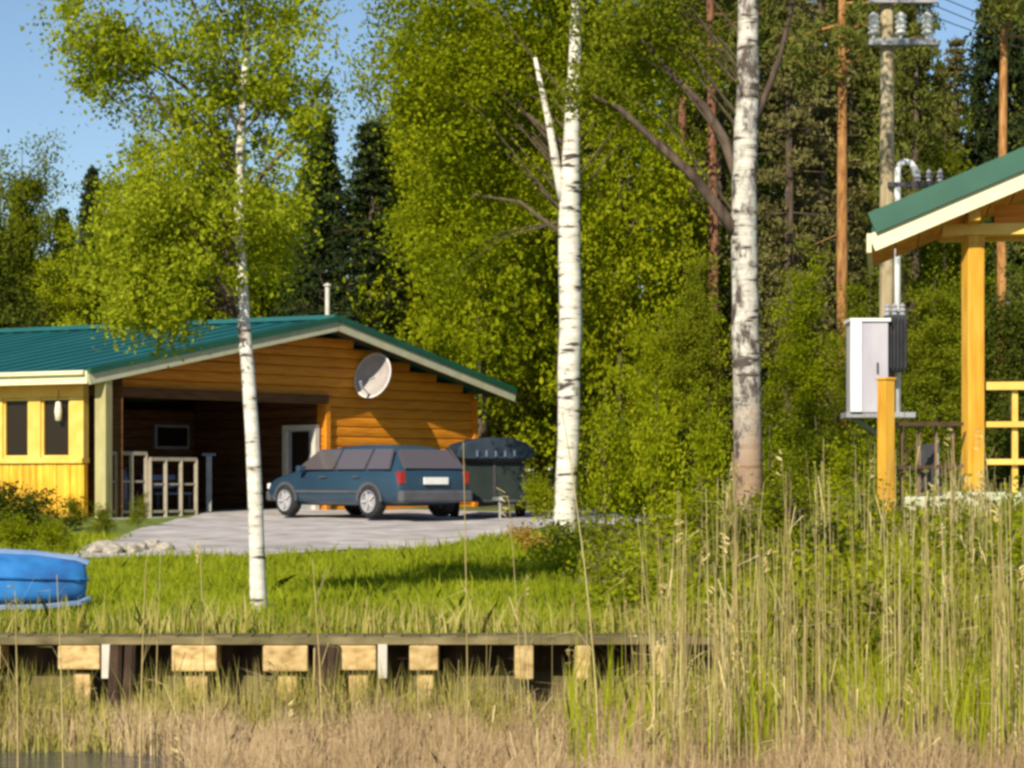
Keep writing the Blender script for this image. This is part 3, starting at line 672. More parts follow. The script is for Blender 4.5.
# ------------------------------------------------------------------ right-hand pavilion
def make_pavilion():
    PZ = 24.0; d = Vector((1, -.17)).normalized(); nb = Vector((-d.y, d.x))       # nb points away from the camera
    A = Vector((xa(872, PZ-.6), PZ-.6))
    zc = zpix(243, Vector((0, A.y, 0)))
    o = thing('garden_pavilion', 'open timber pavilion with green roof, cream bargeboard and orange posts at right', 'pavilion', (A.x, A.y, zc))
    O = Vector((A.x, A.y, zc))
    def P(t, back, z): p = A+d*t+nb*back; return Vector((p.x, p.y, z))-O
    sl_ = .41; T = 3.6; D = 2.6
    def zr(t): return zc+sl_*(t if t < T else 2*T-t)
    for a, b, s in ((0, T, 1), (2*T, T, -1)):
        MB().bar(P(a, 0, zr(a)), P(b, 0, zr(b)), .06, .19).build('bargeboard', 'cream', o)
        MB().bar(P(a, -.02, zr(a)+.205), P(b, -.02, zr(b)+.205), .12, .23).build('verge_metal', 'roofgreen', o)
        n = 8
        for k in range(n):
            y0, y1 = .05+k*D/n, .05+(k+1)*D/n
            p = [P(a, y0, zr(a)+.17), P(b, y0, zr(b)+.17), P(b, y1, zr(b)+.17), P(a, y1, zr(a)+.17)]
            up = Vector((0, 0, .06)); vs = [q-up for q in p]+[q+up*1.6 for q in p]
            MB().quadmesh(vs, BXS).build('roof_sheet', 'roofgreen', o)
        for k in range(14):
            t0, t1 = a+(b-a)*k/14, a+(b-a)*(k+.94)/14; 
            p = [P(t0, .06, zr(t0)-.0), P(t1, .06, zr(t1)-.0), P(t1, D-.1, zr(t1)), P(t0, D-.1, zr(t0))]
            up = Vector((0, 0, .012)); MB().quadmesh([q-up for q in p]+[q+up for q in p], BXS).build('ceiling_board', 'log', o)
    # eave board along the left
    MB().bar(P(-.03, 0, zc-.0), P(-.03, D, zc-.0), .05, .2).build('eave_board', 'cream', o)
    # posts and tie beams
    yb = .55
    zfl = zpix(492, Vector((0, PZ, 0)))
    t1 = None
    q_ = (973-512)/F; a = A+nb*yb; t1 = (q_*a.y-a.x)/(d.x-q_*d.y)
    zb = zpix(238, Vector((0, PZ, 0)))
    pm = MB().box((0, 0, (zb-zfl)/2), (.19, .19, zb-zfl-.0)).mesh('post', 'post')
    for (t, y) in ((t1, yb), (2*T-t1, yb), (t1+.06, D-.5), (2*T-t1, D-.5)):
        l = P(t, y, zfl); q = link('post', pm, o, loc=l); q.rotation_euler = (0, 0, R(38) if False else math.atan2(d.y, d.x)+R(24)); bv = q.modifiers.new('bevel', 'BEVEL'); bv.width = .012
    for y in (yb, D-.5):
        MB().bar(P(.75, y, zb+.06+(.1 if y > 1 else 0)), P(2*T-.75, y, zb+.06+(.1 if y > 1 else 0)), .16, .12).build('tie_beam', 'trim', o)
    for t in (t1, 2*T-t1):
        MB().bar(P(t, .1, zb+.18), P(t, D-.2, zb+.18), .12, .13).build('wall_plate', 'post', o)
    # gable boards above the tie beam, set back
    for k in range(6):
        z0 = zb+.13+k*.2; tl = max(1.3, (z0+.2-zc)/sl_+.15); tr = 2*T-tl
        if tr-tl > .3: MB().bar(P(tl, yb+.03, z0+.1), P(tr, yb+.03, z0+.1), .04, .192).build('gable_board', 'log', o)
    # floor plinth and steps
    MB().box(tuple(P(T+.0, D/2+.1, zfl-.30)), (2*(T-t1)+1.0, D-.3, .60), Matrix.Rotation(math.atan2(d.y, d.x), 3, 'Z')).build('floor_slab', 'concrete', o, bevel=.02)
    p = P(t1-.25, -.15, zfl-.17); MB().box(p, (1.0, .7, .26), Matrix.Rotation(math.atan2(d.y, d.x), 3, 'Z')).build('step', 'concrete', o, bevel=.02)
    # railing from the post to the right
    for py, h in ((387, .085), (425, .06), (462, .06)):
        z = zpix(py, Vector((0, PZ, 0))); MB().bar(P(t1+.14, yb, z), P(2*T-t1-.14, yb, z), .06, h).build('railing_rail', 'trim', o)
    for px in (1015, 1060, 1105, 1150):
        q_ = (px-512)/F; a = A+nb*yb; t = (q_*a.y-a.x)/(d.x-q_*d.y)
        z = zpix(390, Vector((0, PZ, 0))); MB().box(P(t, yb+.06, (z+zfl)/2), (.06, .05, z-zfl)).build('baluster', 'trim', o)
BXS = [(3, 2, 1, 0), (4, 5, 6, 7), (0, 1, 5, 4), (1, 2, 6, 5), (2, 3, 7, 6), (3, 0, 4, 7)]
make_pavilion()
# low orange post left of the pavilion, dark board between stakes
Zp = 22.5; p = wp(886, 380, Zp); gz = g(p.x, Zp)
o = thing('gate_post', 'short square orange post standing alone in the reeds left of the pavilion', 'post', (p.x, Zp, gz))
MB().box((0, 0, (p.z-gz)/2-.05), (.13, .13, p.z-gz+.1), Matrix.Rotation(R(30), 3, 'Z')).build('shaft', 'post', o, bevel=.01)
MB().box((0, 0, p.z-gz+.012), (.155, .155, .025), Matrix.Rotation(R(30), 3, 'Z')).build('cap', 'post', o, bevel=.006)
pa, pb = wp(893, 424, 22.6), wp(962, 424, 23.6); o = thing('side_railing', 'dull red brown side railing between the short orange post and the tall pavilion post', 'railing', (pa.x, pa.y, g(pa.x, pa.y)))
O_ = Vector(o.location); e = pb-pa
for dz, h in ((0, .04), (-.45, .035)): MB().bar(pa-O_+Vector((0, 0, dz)), pb-O_+Vector((0, 0, dz)), .04, h).build('rail', 'redrail', o)
for k in range(4):
    q = pa-O_+e*(k+.5)/4; hz = q.z+.0; MB().box((q.x, q.y+.05, hz/2-.06), (.03, .03, hz+.1)).build('upright', 'redrail', o)
Zp = 23.5; p = wp(928, 440, Zp); gz = g(p.x, Zp)
o = thing('stake_panel', 'narrow dark board held upright between two thin pale stakes', 'panel', (p.x, Zp, gz))
for s in (-.10, .10): MB().box((s, 0, (p.z-gz)/2-.05), (.035, .035, p.z-gz+.1)).build('stake', 'offwhite', o)
MB().box((0, .03, (p.z-gz)/2), (.165, .025, (p.z-gz)*.92)).build('board', 'darkmetal', o)

# ------------------------------------------------------------------ utility pole with transformer
def make_pole():
    Z = 34.0; sc = Z/F; x = xa(887, Z); gz = g(x, Z); top = wp(0, -40, Z).z
    o = thing('utility_pole', 'tall wooden power pole carrying white insulators and transformer gear behind the pavilion', 'utility pole', (x, Z, gz))
    def L(px, py, dy=0): return wp(px, py, Z)-Vector((x, Z, gz))+Vector((0, dy, 0))
    MB().tube([(0, 0, -.3), (0, 0, (top-gz)/2), (0, 0, top-gz)], [.13, .115, .095], 12).build('pole', 'greywood', o, smooth=True)
    for py, w in ((44, 34), (2, 34)):
        MB().bar(L(887-20, py, -.16), L(887+w+14, py, -.16), .1, .1).build('crossarm', 'grey', o)
        for dx in (-15, 12, 38):
            l = L(887+dx, py, -.16); pr = [(.0, 0), (.03, 0), (.03, .10)]
            for k in range(4): pr += [(.085, .12+k*.085), (.10, .14+k*.085), (.05, .175+k*.085)]
            pr += [(.0, .47)]
            MB().lathe(pr, l, 12).build('insulator', 'white', o, smooth=False)
    # gooseneck conduit
    MB().tube([L(896, 420, -.14), L(896, 172, -.14), L(898, 166, -.14), L(903, 163, -.14), L(909, 164, -.14), L(913, 170, -.14), L(914, 178, -.14)], .05, 8).build('conduit', 'white', o, smooth=True)
    MB().bar(L(886, 186, -.16), L(940, 186, -.16), .07, .07).build('bracket', 'darkmetal', o)
    for px in (916, 927, 938): MB().lathe([(0, 0), (.05, .02), (.03, .06), (.06, .08), (.03, .13), (.05, .15), (0, .22)], L(px, 184, -.16), 10).build('surge_insulator', 'grey', o)
    # platform, tank, cabinet
    MB().bar(L(840, 416, -.35), L(908, 416, -.35), .6, .08).build('platform', 'grey', o)
    tk = MB().box(L(891, 345, -.3), (18*sc*1.1, .5, 56*sc)).build('transformer_tank', 'darkmetal', o, bevel=.02)
    for k in range(5): MB().box(L(884+3.6*k, 345, -.58), (.018, .08, 50*sc)).build('cooling_fin', 'darkmetal', tk)
    for px in (884, 891, 899): MB().lathe([(0, 0), (.055, .0), (.03, .05), (.055, .07), (.03, .12), (.05, .14), (0, .2)], L(px, 317, -.3), 10).build('bushing', 'grey', tk)
    cb = MB().box(L(863, 369, -.4), (36*sc, .55, 90*sc)).build('cabinet', 'cab', o, bevel=.015)
    MB().box(L(849, 369, -.69), (11*sc, .03, 88*sc)).build('cabinet_sunlit_strip', 'white', cb)  # white strip paints the sunlight on the cabinet's left side
    MB().box(L(863, 323, -.4), (40*sc, .62, .05)).build('cabinet_lid', 'white', cb)
    MB().box(L(870, 370, -.70), (.02, .03, .16)).build('handle', 'darkmetal', cb)
    MB().bar(L(845, 416, -.35), (0, 0, L(887, 440).z), .06, .06).build('brace', 'grey', o)
    for j in range(-1, 2):                            # wires running off to the right
        a = L(887+(-15, 12, 38)[j+1], -6, -.16); pts = []
        for k in range(13):
            t = k/12; pts.append(a+Vector((16*t, 8*t, -1.2*4*t*(1-t)+.2*t)))
        MB().tube(pts, .008, 4).build('wire', 'darkmetal', o)
make_pole()

# ------------------------------------------------------------------ trees
def trunk_from_pixels(pts, Z, n=10, base_z=None):
    out, rad = [], []
    for px, py, w in pts: p = wp(px, py, Z); out.append(p); rad.append(w/2/F*Z)
    return out, rad
def refine(pts, rad, k=3):
    P, Rr = [], []
    for i in range(len(pts)-1):
        for j in range(k):
            t = j/k; P.append(pts[i].lerp(pts[i+1], t)+Vector((random.uniform(-1, 1), random.uniform(-1, 1), 0))*rad[i]*.06); Rr.append(rad[i]+(rad[i+1]-rad[i])*t)
    P.append(pts[-1]); Rr.append(rad[-1]); return P, Rr
def near_birch(label, px_pts, Z, bark, branches, crowns, leaf, leafmat_, seed, name='birch_tree'):
    r = np.random.default_rng(seed)
    pts, rad = trunk_from_pixels(px_pts, Z); bx = pts[0].x; gz = g(bx, Z); base = Vector((bx, Z, gz))
    o = thing(name, label, 'tree', base)
    pts[0].z = gz-.1
    P, Rr = refine(pts, rad); MB().tube([p-base for p in P], Rr, 14).build('trunk', bark, o, smooth=True)
    for b in branches:
        bp_, br = trunk_from_pixels(b[0], Z); bp_ = [p+Vector((0, dy, 0)) for p, dy in zip(bp_, np.linspace(0, b[1], len(bp_)))]
        bp_, br = refine(bp_, br, 2); MB().tube([p-base for p in bp_], br, 8).build('branch', b[2], o, smooth=True)
    C = []; tw = MB()
    tp = [p for p in pts]
    for (cx, cy, dy, rx, ry, rz_, n) in crowns:
        c = wp(cx, cy, Z)+Vector((0, dy, 0)); cc = crown_centres(n, tuple(c), (rx, ry, rz_), r, shell=.5)
        C.append(cc)
    C = np.concatenate(C)
    zs = np.array([p.z for p in tp])
    for c in C[::7]:
        if abs(c[1]-Z) > .9 and abs(c[2]-pts[0].z) < 6: continue
        if c[2] < zs[1]+2.2 and abs(c[0]-bx) < 1.0: continue
        zz = max(min(c[2]-.9*abs(c[0]-bx)-.1, zs[-1]), zs[4]); tx = np.interp(zz, zs, [p.x for p in tp]); rr = np.interp(zz, zs, rad)
        a = Vector((tx, Z, zz)); b = Vector(c); mid = a.lerp(b, .55)+Vector((0, 0, .12*(b-a).length))
        tw.tube([a-base, mid-base, b-base], [min(rr*.3, .022), .009, .003], 4, caps=False)
    tw.build('twigs', 'stems', o, kind='stuff')
    P = clump_points(C, leaf[1], leaf[2], r)-np.array(base)
    link('crown', np_quads('crown', leaf_quads(P, leaf[0], r=r, hang=.4), leafmat_), o, kind='stuff')
    return o
near_birch('slim young white birch standing alone on the lawn before the carport',
  [(259, 612, 19), (257, 560, 16), (254, 470, 15), (250, 400, 14), (244, 320, 13), (239, 240, 11), (240, 150, 9), (246, 60, 7.5), (249, -40, 6), (252, -160, 3)], 18.9, 'birch',
  [([(242, 280, 5), (215, 230, 4), (170, 190, 2)], -.3, 'stems'), ([(240, 200, 5), (290, 140, 4), (330, 60, 2)], .3, 'stems'), ([(241, 160, 5), (190, 90, 4), (110, 30, 2)], .2, 'stems'), ([(244, 90, 4), (200, 20, 3), (170, -60, 2)], -.2, 'stems'), ([(243, 300, 4), (200, 290, 3), (150, 310, 2)], .1, 'stems')],
  [(170, 235, 0, .75, .8, .75, 90), (215, 100, 0, 1.0, 1.0, .9, 55), (110, 55, 0, .5, .6, .6, 26), (290, 60, .1, .55, .7, .8, 26), (190, -70, 0, 1.1, 1.1, .9, 60), (150, 292, 0, .42, .5, .40, 62), (275, 230, .2, .3, .5, .6, 14)],
  (.046, 190, .12), 'leafbirch', 3)
near_birch('bright white forked birch beside the end of the gravel drive',
  [(565, 545, 27), (566, 500, 22), (568, 440, 22), (570, 330, 23), (569, 220, 22), (572, 130, 16), (575, 60, 13), (577, -40, 9), (580, -200, 4)], 36, 'birch',
  [([(563, 200, 11), (556, 165, 9), (548, 120, 7), (535, 60, 4)], -.2, 'birch'), ([(574, 110, 6), (600, 60, 5), (640, 10, 3)], .4, 'stems'), ([(570, 240, 6), (520, 200, 4), (470, 190, 2)], .5, 'stems'), ([(572, 150, 6), (500, 90, 4), (430, 60, 2)], .8, 'stems')],
  [(455, 60, .8, 1.5, 1.6, 1.6, 120), (560, 20, 1.4, 1.5, 1.0, 1.2, 80), (450, 220, 1.6, 1.0, 1.2, 1.4, 60), (520, 140, 1.2, .9, .9, 1.2, 50), (635, 70, .8, .9, 1.0, 1.0, 45), (540, -120, 0, 2.4, 2.2, 1.5, 90), (590, -10, -.8, .8, .5, .5, 12)],
  (.078, 170, .24), 'leafyellow', 5)
near_birch('old rough barked birch with dark arching limbs behind the reeds',
  [(752, 570, 33), (748, 500, 30), (748, 420, 28), (745, 330, 27), (744, 240, 26), (745, 150, 24), (748, 80, 22), (748, 0, 20), (750, -160, 14), (752, -330, 6)], 30, 'birchold',
  [([(738, 235, 13), (715, 205, 11), (690, 175, 10), (660, 150, 8), (618, 112, 6), (590, 100, 3)], -.4, 'darkbark'), ([(742, 190, 12), (725, 140, 11), (705, 105, 9), (672, 70, 7), (640, 30, 4)], .3, 'darkbark'), ([(751, 130, 8), (780, 60, 6), (800, -20, 3)], .3, 'darkbark')],
  [(650, 20, .5, 1.0, 1.2, .8, 60), (770, -150, 0, 2.2, 2.2, 1.4, 110), (600, 90, 0, .5, .6, .4, 18)],
  (.07, 110, .19), 'leafmid', 8)

# prototypes for the wood behind --------------------------------------------------
def decid_proto(h, rx, nclump, per, leaf, sig, mat, seed, low=.12, bark='darkbark'):
    r = np.random.default_rng(seed)
    C = []
    for k in range(3):
        zc = h*(low+.25+k*.2)+.0; C.append(crown_centres(nclump//3, (r.uniform(-.4, .4), r.uniform(-.4, .4), zc), (rx*(1-.22*k), rx*(1-.22*k), h*(.24+.02*k)), r, shell=.5, lump=.3))
    C = np.concatenate(C); C = C[C[:, 2] > h*low]
    me = np_quads('crown', leaf_quads(clump_points(C, per, sig, r), leaf, r=r, hang=.3), mat)
    mb = MB(); pts = [(0, 0, -.4), (.05, 0, h*.25), (-.06, .05, h*.5), (.05, 0, h*.75), (0, 0, h*.95)]; mb.tube(pts, [h*.014, h*.012, h*.009, h*.005, .01], 8)
    for k in range(14):
        c = Vector(C[r.integers(len(C))]); z0 = max(h*.12, c.z-.35*math.hypot(c.x, c.y)-.3)
        mb.tube([(0, 0, z0), Vector((0, 0, z0)).lerp(c, .5)+Vector((0, 0, .25)), c], [.06, .035, .01], 5, caps=False)
    return me, mb.mesh('trunk', bark, True)
def spruce_proto(h, rb, mat, seed, whorls=50, arms=11, per=42, size=.18, droop=.35, start=.06, gap=0.):
    r = np.random.default_rng(seed); P = []
    mb = MB(); mb.tube([(0, 0, -.4), (.03, 0, h*.4), (0, .03, h*.7), (0, 0, h)], [h*.014, h*.010, h*.006, .01], 8)
    for i in range(whorls):
        f = start+(1-start)*(i/whorls); z = h*f; L = rb*(1-f)**.85*r.uniform(.75, 1.15)+.12
        for a in r.uniform(0, 2*np.pi, arms):
            if r.uniform() < gap: continue
            l = L*r.uniform(.65, 1.15); t = r.uniform(.12, 1, per)**.7
            pts = np.stack([np.cos(a)*l*t, np.sin(a)*l*t, z+.1*l-droop*l*t**1.5+.12*l*t**3], 1)
            pts += r.normal(size=pts.shape)*np.array([.07, .07, .05])*(1+l*.25); P.append(pts)
            if i % 2 == 0 and r.uniform() < .5: mb.tube([(0, 0, z), (math.cos(a)*l*.9, math.sin(a)*l*.9, z-droop*l*.8)], [.03, .008], 4, caps=False)
    P = np.concatenate(P)
    return np_quads('crown', leaf_quads(P, size, .38, r=r, hang=.7), mat), mb.mesh('trunk', 'darkbark', True)
def pine_proto(h, r0, seed, crownlow=.5, bark='pinebark'):
    r = np.random.default_rng(seed); mb = MB()
    mb.tube([(0, 0, -.4), (.05, 0, h*.35), (-.04, .04, h*.7), (.1, 0, h)], [.17, .145, .10, .03], 10)
    C = []
    for i in range(34):
        f = crownlow+(1-crownlow)*(i/34); z = h*f; a = r.uniform(0, 6.28); L = r0*(1-(f-crownlow)/(1-crownlow)*.7)*r.uniform(.6, 1.1)
        e = Vector((math.cos(a)*L, math.sin(a)*L, z+r.uniform(-.2, .6))); mb.tube([(0, 0, z), e*.5+Vector((0, 0, z*.5)), e], [.045, .03, .012], 5, caps=False)
        for k in range(5): C.append(np.array([0, 0, z])+(np.array(e)-np.array([0, 0, z]))*r.uniform(.4, 1.1)+r.normal(size=3)*.22)
    for i in range(2):                                # dead stubs on the lower stem
        z = h*r.uniform(.12, crownlow); a = r.uniform(0, 6.28); L = r.uniform(.4, 1.3)
        mb.tube([(0, 0, z), (math.cos(a)*L, math.sin(a)*L, z-.2*L)], [.02, .006], 4, caps=False)
    C = np.array(C); return np_quads('crown', leaf_quads(clump_points(C, 60, .2, r), .2, .25, r=r), 'olive'), mb.mesh('trunk', bark, True)
PR = {
 'yellow': decid_proto(12, 2.6, 220, 120, .13, .28, 'leafyellow', 21, .04),
 'yellow2': decid_proto(12, 2.9, 220, 120, .13, .30, 'leafyellow', 22, .03),
 'mid': decid_proto(12, 2.5, 220, 115, .13, .28, 'leafmid', 23, .05),
 'mid2': decid_proto(12, 2.8, 210, 115, .13, .28, 'leafmid', 24, .08),
 'dark': decid_proto(12, 2.4, 200, 70, .18, .33, 'leafdark', 25, .05),
 'spruce': spruce_proto(12, 2.5, 'spruce', 31),
 'spruce2': spruce_proto(12, 2.0, 'spruce', 32, whorls=40, arms=9),
 'olive': spruce_proto(14, 2.8, 'olive', 33, whorls=50, arms=10, per=42, size=.16, gap=.15),
 'brown': spruce_proto(14, 2.4, 'browntwig', 34, whorls=50, arms=9, per=40, size=.15, droop=.15, gap=.25),
 'pine': pine_proto(16, 2.4, 35, .55),
 'pine2': pine_proto(16, 2.0, 36, .6),
 'pine3': pine_proto(16, 2.0, 37, .6, 'redbark'),
 'shrubY': decid_proto(3, 1.1, 70, 60, .10, .2, 'leafyellow', 41, -.02, 'stems'),
 'shrubM': decid_proto(3, 1.2, 80, 60, .10, .2, 'leafmid', 42, -.02, 'stems'),
 'shrubR': decid_proto(1, .6, 40, 50, .07, .12, 'rust', 44, -.02, 'stems'),
 'shrubD': decid_proto(2, 1.0, 70, 60, .09, .18, 'leafdark', 43, -.02, 'stems'),
}
NAMES = {'yellow': 'leafy_tree', 'yellow2': 'leafy_tree', 'mid': 'leafy_tree', 'mid2': 'leafy_tree', 'dark': 'leafy_tree', 'spruce': 'spruce_tree', 'spruce2': 'spruce_tree', 'olive': 'spruce_tree', 'brown': 'spruce_tree', 'pine': 'pine_tree', 'pine3': 'pine_tree', 'pine2': 'pine_tree', 'shrubY': 'shrub', 'shrubM': 'shrub', 'shrubD': 'shrub', 'shrubR': 'shrub'}
PH = {'pine3': 16, 'pine': 16, 'pine2': 16, 'olive': 14, 'brown': 14, 'shrubY': 3, 'shrubM': 3, 'shrubD': 2, 'shrubR': 1}
def tree(kind, px, Z, pytop, wide, label, rz=None):
    x = xa(px, Z); gz = g(x, Z); h = CZ+(HY-pytop)/F*Z-gz; s = h/PH.get(kind, 12)
    shrub = kind.startswith('shrub')
    o = thing(NAMES[kind], label, 'shrub' if shrub else 'tree', (x, Z, gz), None if shrub else 'trees of the wood behind the house', rz if rz is not None else random.uniform(0, 6.28))
    c, t = PR[kind]
    for nm, me in (('trunk', t), ('crown', c)):
        q = link(nm if not (shrub and nm == 'trunk') else 'stems', me, o); 
        if nm == 'crown': q['kind'] = 'stuff'
        q.scale = (s*wide, s*wide, s)
    return o
TREES = [
 ('mid2', 22, 66, 128, .75, 'leafy green tree at the far left edge, its round top against blue sky'),
 ('dark', -35, 62, 170, 1.0, 'dark leafy tree half out of view at the left edge'),
 ('spruce2', 62, 72, 205, .9, 'small dark spruce in the sky notch near the left edge'),
 ('spruce', 92, 66, 165, .8, 'dark pointed spruce left of the yellow green birches'),
 ('dark', 45, 58, 262, 1.25, 'low dark bushy tree behind the left end of the green roof'),
 ('yellow', 140, 60, 160, .95, 'bright yellow green tree rising over the middle of the green roof'),
 ('yellow2', 205, 61, 140, .95, 'bright leafy tree directly behind the slim lawn birch'),
 ('mid', 265, 66, 150, .9, 'mid green tree between the slim lawn birch and the dark spruces'),
 ('spruce', 322, 60, 112, 1.1, 'dark spruce left of the vent pipe, first of the dark pair'),
 ('spruce2', 372, 58, 118, 1.5, 'dark spruce right of the vent pipe with ragged top'),
 ('yellow2', 425, 60, -40, .85, 'tall bright leafy tree above the right roof slope'),
 ('yellow', 482, 56, -80, .85, 'tall yellow green tree left of the forked white birch'),
 ('mid', 540, 64, -60, .85, 'mid green tall tree close behind the forked white birch'),
 ('yellow2', 620, 58, -30, .78, 'yellow green tree right of the forked white birch'),
 ('mid2', 672, 62, 90, .8, 'mid green tree left of the old rough birch'),
 ('olive', 720, 66, -120, .9, 'olive brown conifer directly behind the old rough birch'),
 ('brown', 790, 60, -60, .95, 'brownish twiggy conifer right of the old rough birch'),
 ('brown', 690, 70, 20, .8, 'brownish twiggy conifer left of the old rough birch'),
 ('olive', 850, 72, -120, .9, 'olive conifer behind the orange pine stem'),
 ('olive', 915, 66, -60, .9, 'olive conifer just right of the power pole'),
 ('spruce', 1000, 72, -60, .9, 'dark spruce above the ridge side of the pavilion roof'),
 ('mid', 945, 60, 110, .8, 'mid green tree showing just above the pavilion roof edge'),
 ('mid', 0, 70, 150, .9, 'green tree at the left edge behind the round topped one'),
 ('yellow', 75, 58, 235, 1.1, 'low yellow green tree behind the green roof left of the lawn birch'),
 ('mid', 120, 74, 150, 1.1, 'mid green tree behind the taller yellow green tree at left'),
 ('yellow2', 235, 68, 105, .9, 'yellow green tree behind the slim lawn birch crown, right side'),
 ('brown', 955, 74, 35, 1.1, 'brownish conifer under the small sky gap at upper right'),
 ('brown', 820, 70, -80, 1.1, 'brownish conifer just left of the orange pine stem'),
 ('yellow', 160, 72, 110, .9, 'taller yellow green tree showing above the others left of the slim birch'),
 ('dark', 110, 60, 215, 1.2, 'dark leafy tree low behind the green roof, right of the pointed spruce'),
 ('mid2', 400, 68, 60, .8, 'mid green tree between the ragged spruce and the tall bright trees'),
 ('olive', 755, 72, -150, .9, 'olive conifer seen right along the old rough birch'),
 ('pine', 843, 52, -260, .8, 'straight pine with a bright orange stem left of the power pole'),
 ('pine2', 1003, 56, -260, .7, 'pine with orange upper stem above the pavilion roof'),
 ('mid', 700, 52, 235, .8, 'green tree screening the reddish pine stems left of the old rough birch'),
 ('pine3', 712, 60, -250, .8, 'reddish pine stem close left of the old rough birch'),
 ('pine3', 683, 62, -250, .7, 'reddish pine stem further left of the old rough birch'),
 ('yellow', 800, 50, 250, .9, 'small fresh green tree left of the transformer cabinet'),
 ('mid', 870, 48, 262, .9, 'small green tree right behind the transformer cabinet'),
 ('mid2', 935, 50, 262, 1.0, 'small green tree seen under the pavilion roof'),
 ('yellow2', 660, 52, 300, .9, 'low bright green tree behind the leafy saplings'),
 ('dark', 1010, 52, 250, 1.0, 'dark leafy tree seen through the pavilion'),
 ('yellow', 560, 60, 250, .9, 'low bright tree behind the covered trailer'),
 ('olive', 1060, 62, -80, .9, 'olive conifer beyond the right edge of the pavilion'),
 ('spruce', -110, 64, 150, 1.0, 'dark spruce beyond the left edge of the view'),
 ('mid', 1120, 60, 60, 1.0, 'leafy tree beyond the right edge of the pavilion'),
]
for a in TREES: tree(*a)
SHR = [
 ('shrubY', 605, 36, 378, .6, 'light green sapling cluster right of the forked white birch'),
 ('shrubY', 655, 35, 372, .6, 'fresh leafy sapling midway between the two big birches'),
 ('shrubY', 708, 34, 380, .5, 'yellow green sapling just left of the old rough birch'),
 ('shrubY', 632, 38, 425, 1.1, 'low leafy bush behind the saplings'),
 ('shrubD', 690, 45, 420, 1.8, 'dark low bush behind the saplings beside the old rough birch'),
 ('shrubD', 620, 47, 440, 1.8, 'dark low bush right of the covered trailer'),
 ('shrubY', 536, 41, 462, 1.0, 'small bright bush between the covered trailer and the forked birch'),
 ('shrubD', 30, 36, 488, 1.6, 'dark bush under the yellow porch wall at the left edge'),
 ('shrubM', 70, 37, 492, 1.2, 'olive bush under the porch windows'),
 ('shrubM', 100, 35, 500, 1.0, 'bush at the porch corner left of the carport opening'),
 ('shrubY', 50, 31, 512, 1.4, 'low bright bush between the boat and the porch bushes'),
 ('shrubD', 0, 33, 480, 1.5, 'tall dark bush at the very left edge under the eave'),
 ('shrubM', 790, 22, 462, 1.3, 'low bush among the reeds right of the old rough birch'),
 ('shrubY', 860, 21, 478, 1.2, 'low bright bush in the reeds below the short orange post'),
 ('shrubY', 700, 24, 470, 1.3, 'low bright bush in the reeds left of the old rough birch'),
 ('shrubM', 556, 33, 520, 1.0, 'low green bush at the foot of the forked white birch'),
 ('shrubR', 534, 30, 522, 1.1, 'small orange brown dry bush at the lawn edge left of the forked birch'),
 ('shrubM', 695, 27, 520, 1.2, 'low green bush between saplings and reeds'),
 ('shrubY', 640, 27, 545, 1.4, 'low yellow green bush before the saplings'),
 ('shrubM', 925, 20.5, 505, 1.4, 'low bush in the reeds before the pavilion step'),
 ('shrubY', 990, 19.5, 510, 1.3, 'low bright bush in the reeds before the pavilion railing'),
 ('shrubD', 820, 19.5, 520, 1.4, 'low dark bush in the reeds below the transformer cabinet'),
 ('shrubM', 750, 20, 490, 1.2, 'low green bush in the reeds before the old rough birch'),
 ('shrubM', 138, 38, 490, .9, 'small pale green shrub before the carport railing'),
 ('shrubY', 12, 30, 505, 1.3, 'low yellow green bush behind the blue boat'),
 ('shrubM', 815, 30, 410, 1.0, 'leafy bush between the old rough birch and the transformer cabinet'),
 ('shrubY', 855, 28, 425, 1.0, 'bright bush below the transformer cabinet'),
 ('shrubM', 905, 30, 400, .8, 'green bush between the short orange post and the pavilion post'),
 ('shrubY', 770, 33, 420, 1.0, 'bright bush close right of the old rough birch foot'),
 ('shrubD', 1010, 30, 400, 1.0, 'dark bush seen through the pavilion railing'),
]
for a in SHR: tree(*a)
# the far wood: one mass of crowns
def far_wood():
    r = np.random.default_rng(77); out = []; tr = MB()
    for i in range(150):
        Z = r.uniform(82, 125); px = r.uniform(-250, 1300)
        ty = np.interp(px, [-250, 0, 60, 110, 200, 300, 400, 450, 700, 900, 930, 985, 1024, 1300], [150, 190, 225, 215, 170, 165, 150, 60, -60, -60, 60, 70, -40, -40])+r.uniform(0, 60)
        x = xa(px, Z); gz = g(x, Z); h = CZ+(HY-ty)/F*Z-gz; rb = r.uniform(1.8, 3.2); n = int(750*h/14)
        f = r.uniform(.03, 1, n); a = r.uniform(0, 6.28, n); rr = rb*(1-f)**.7*r.uniform(.5, 1.1, n)
        out.append(np.stack([x+np.cos(a)*rr, Z+np.sin(a)*rr, gz+h*f], 1))
        tr.tube([(x, Z, gz-.5), (x, Z, gz+h*.9)], [.18, .04], 6, caps=False)
    P = np.concatenate(out); me = np_quads('far_wood', leaf_quads(P, .62, .6, r=r, hang=.5), 'olive')
    o = link('far_wood', me, kind='stuff'); tag(o, 'distant dark olive wood closing the view behind the nearer trees', 'wood')
    t = tr.build('trunks', 'darkbark', o, kind='stuff')
far_wood()

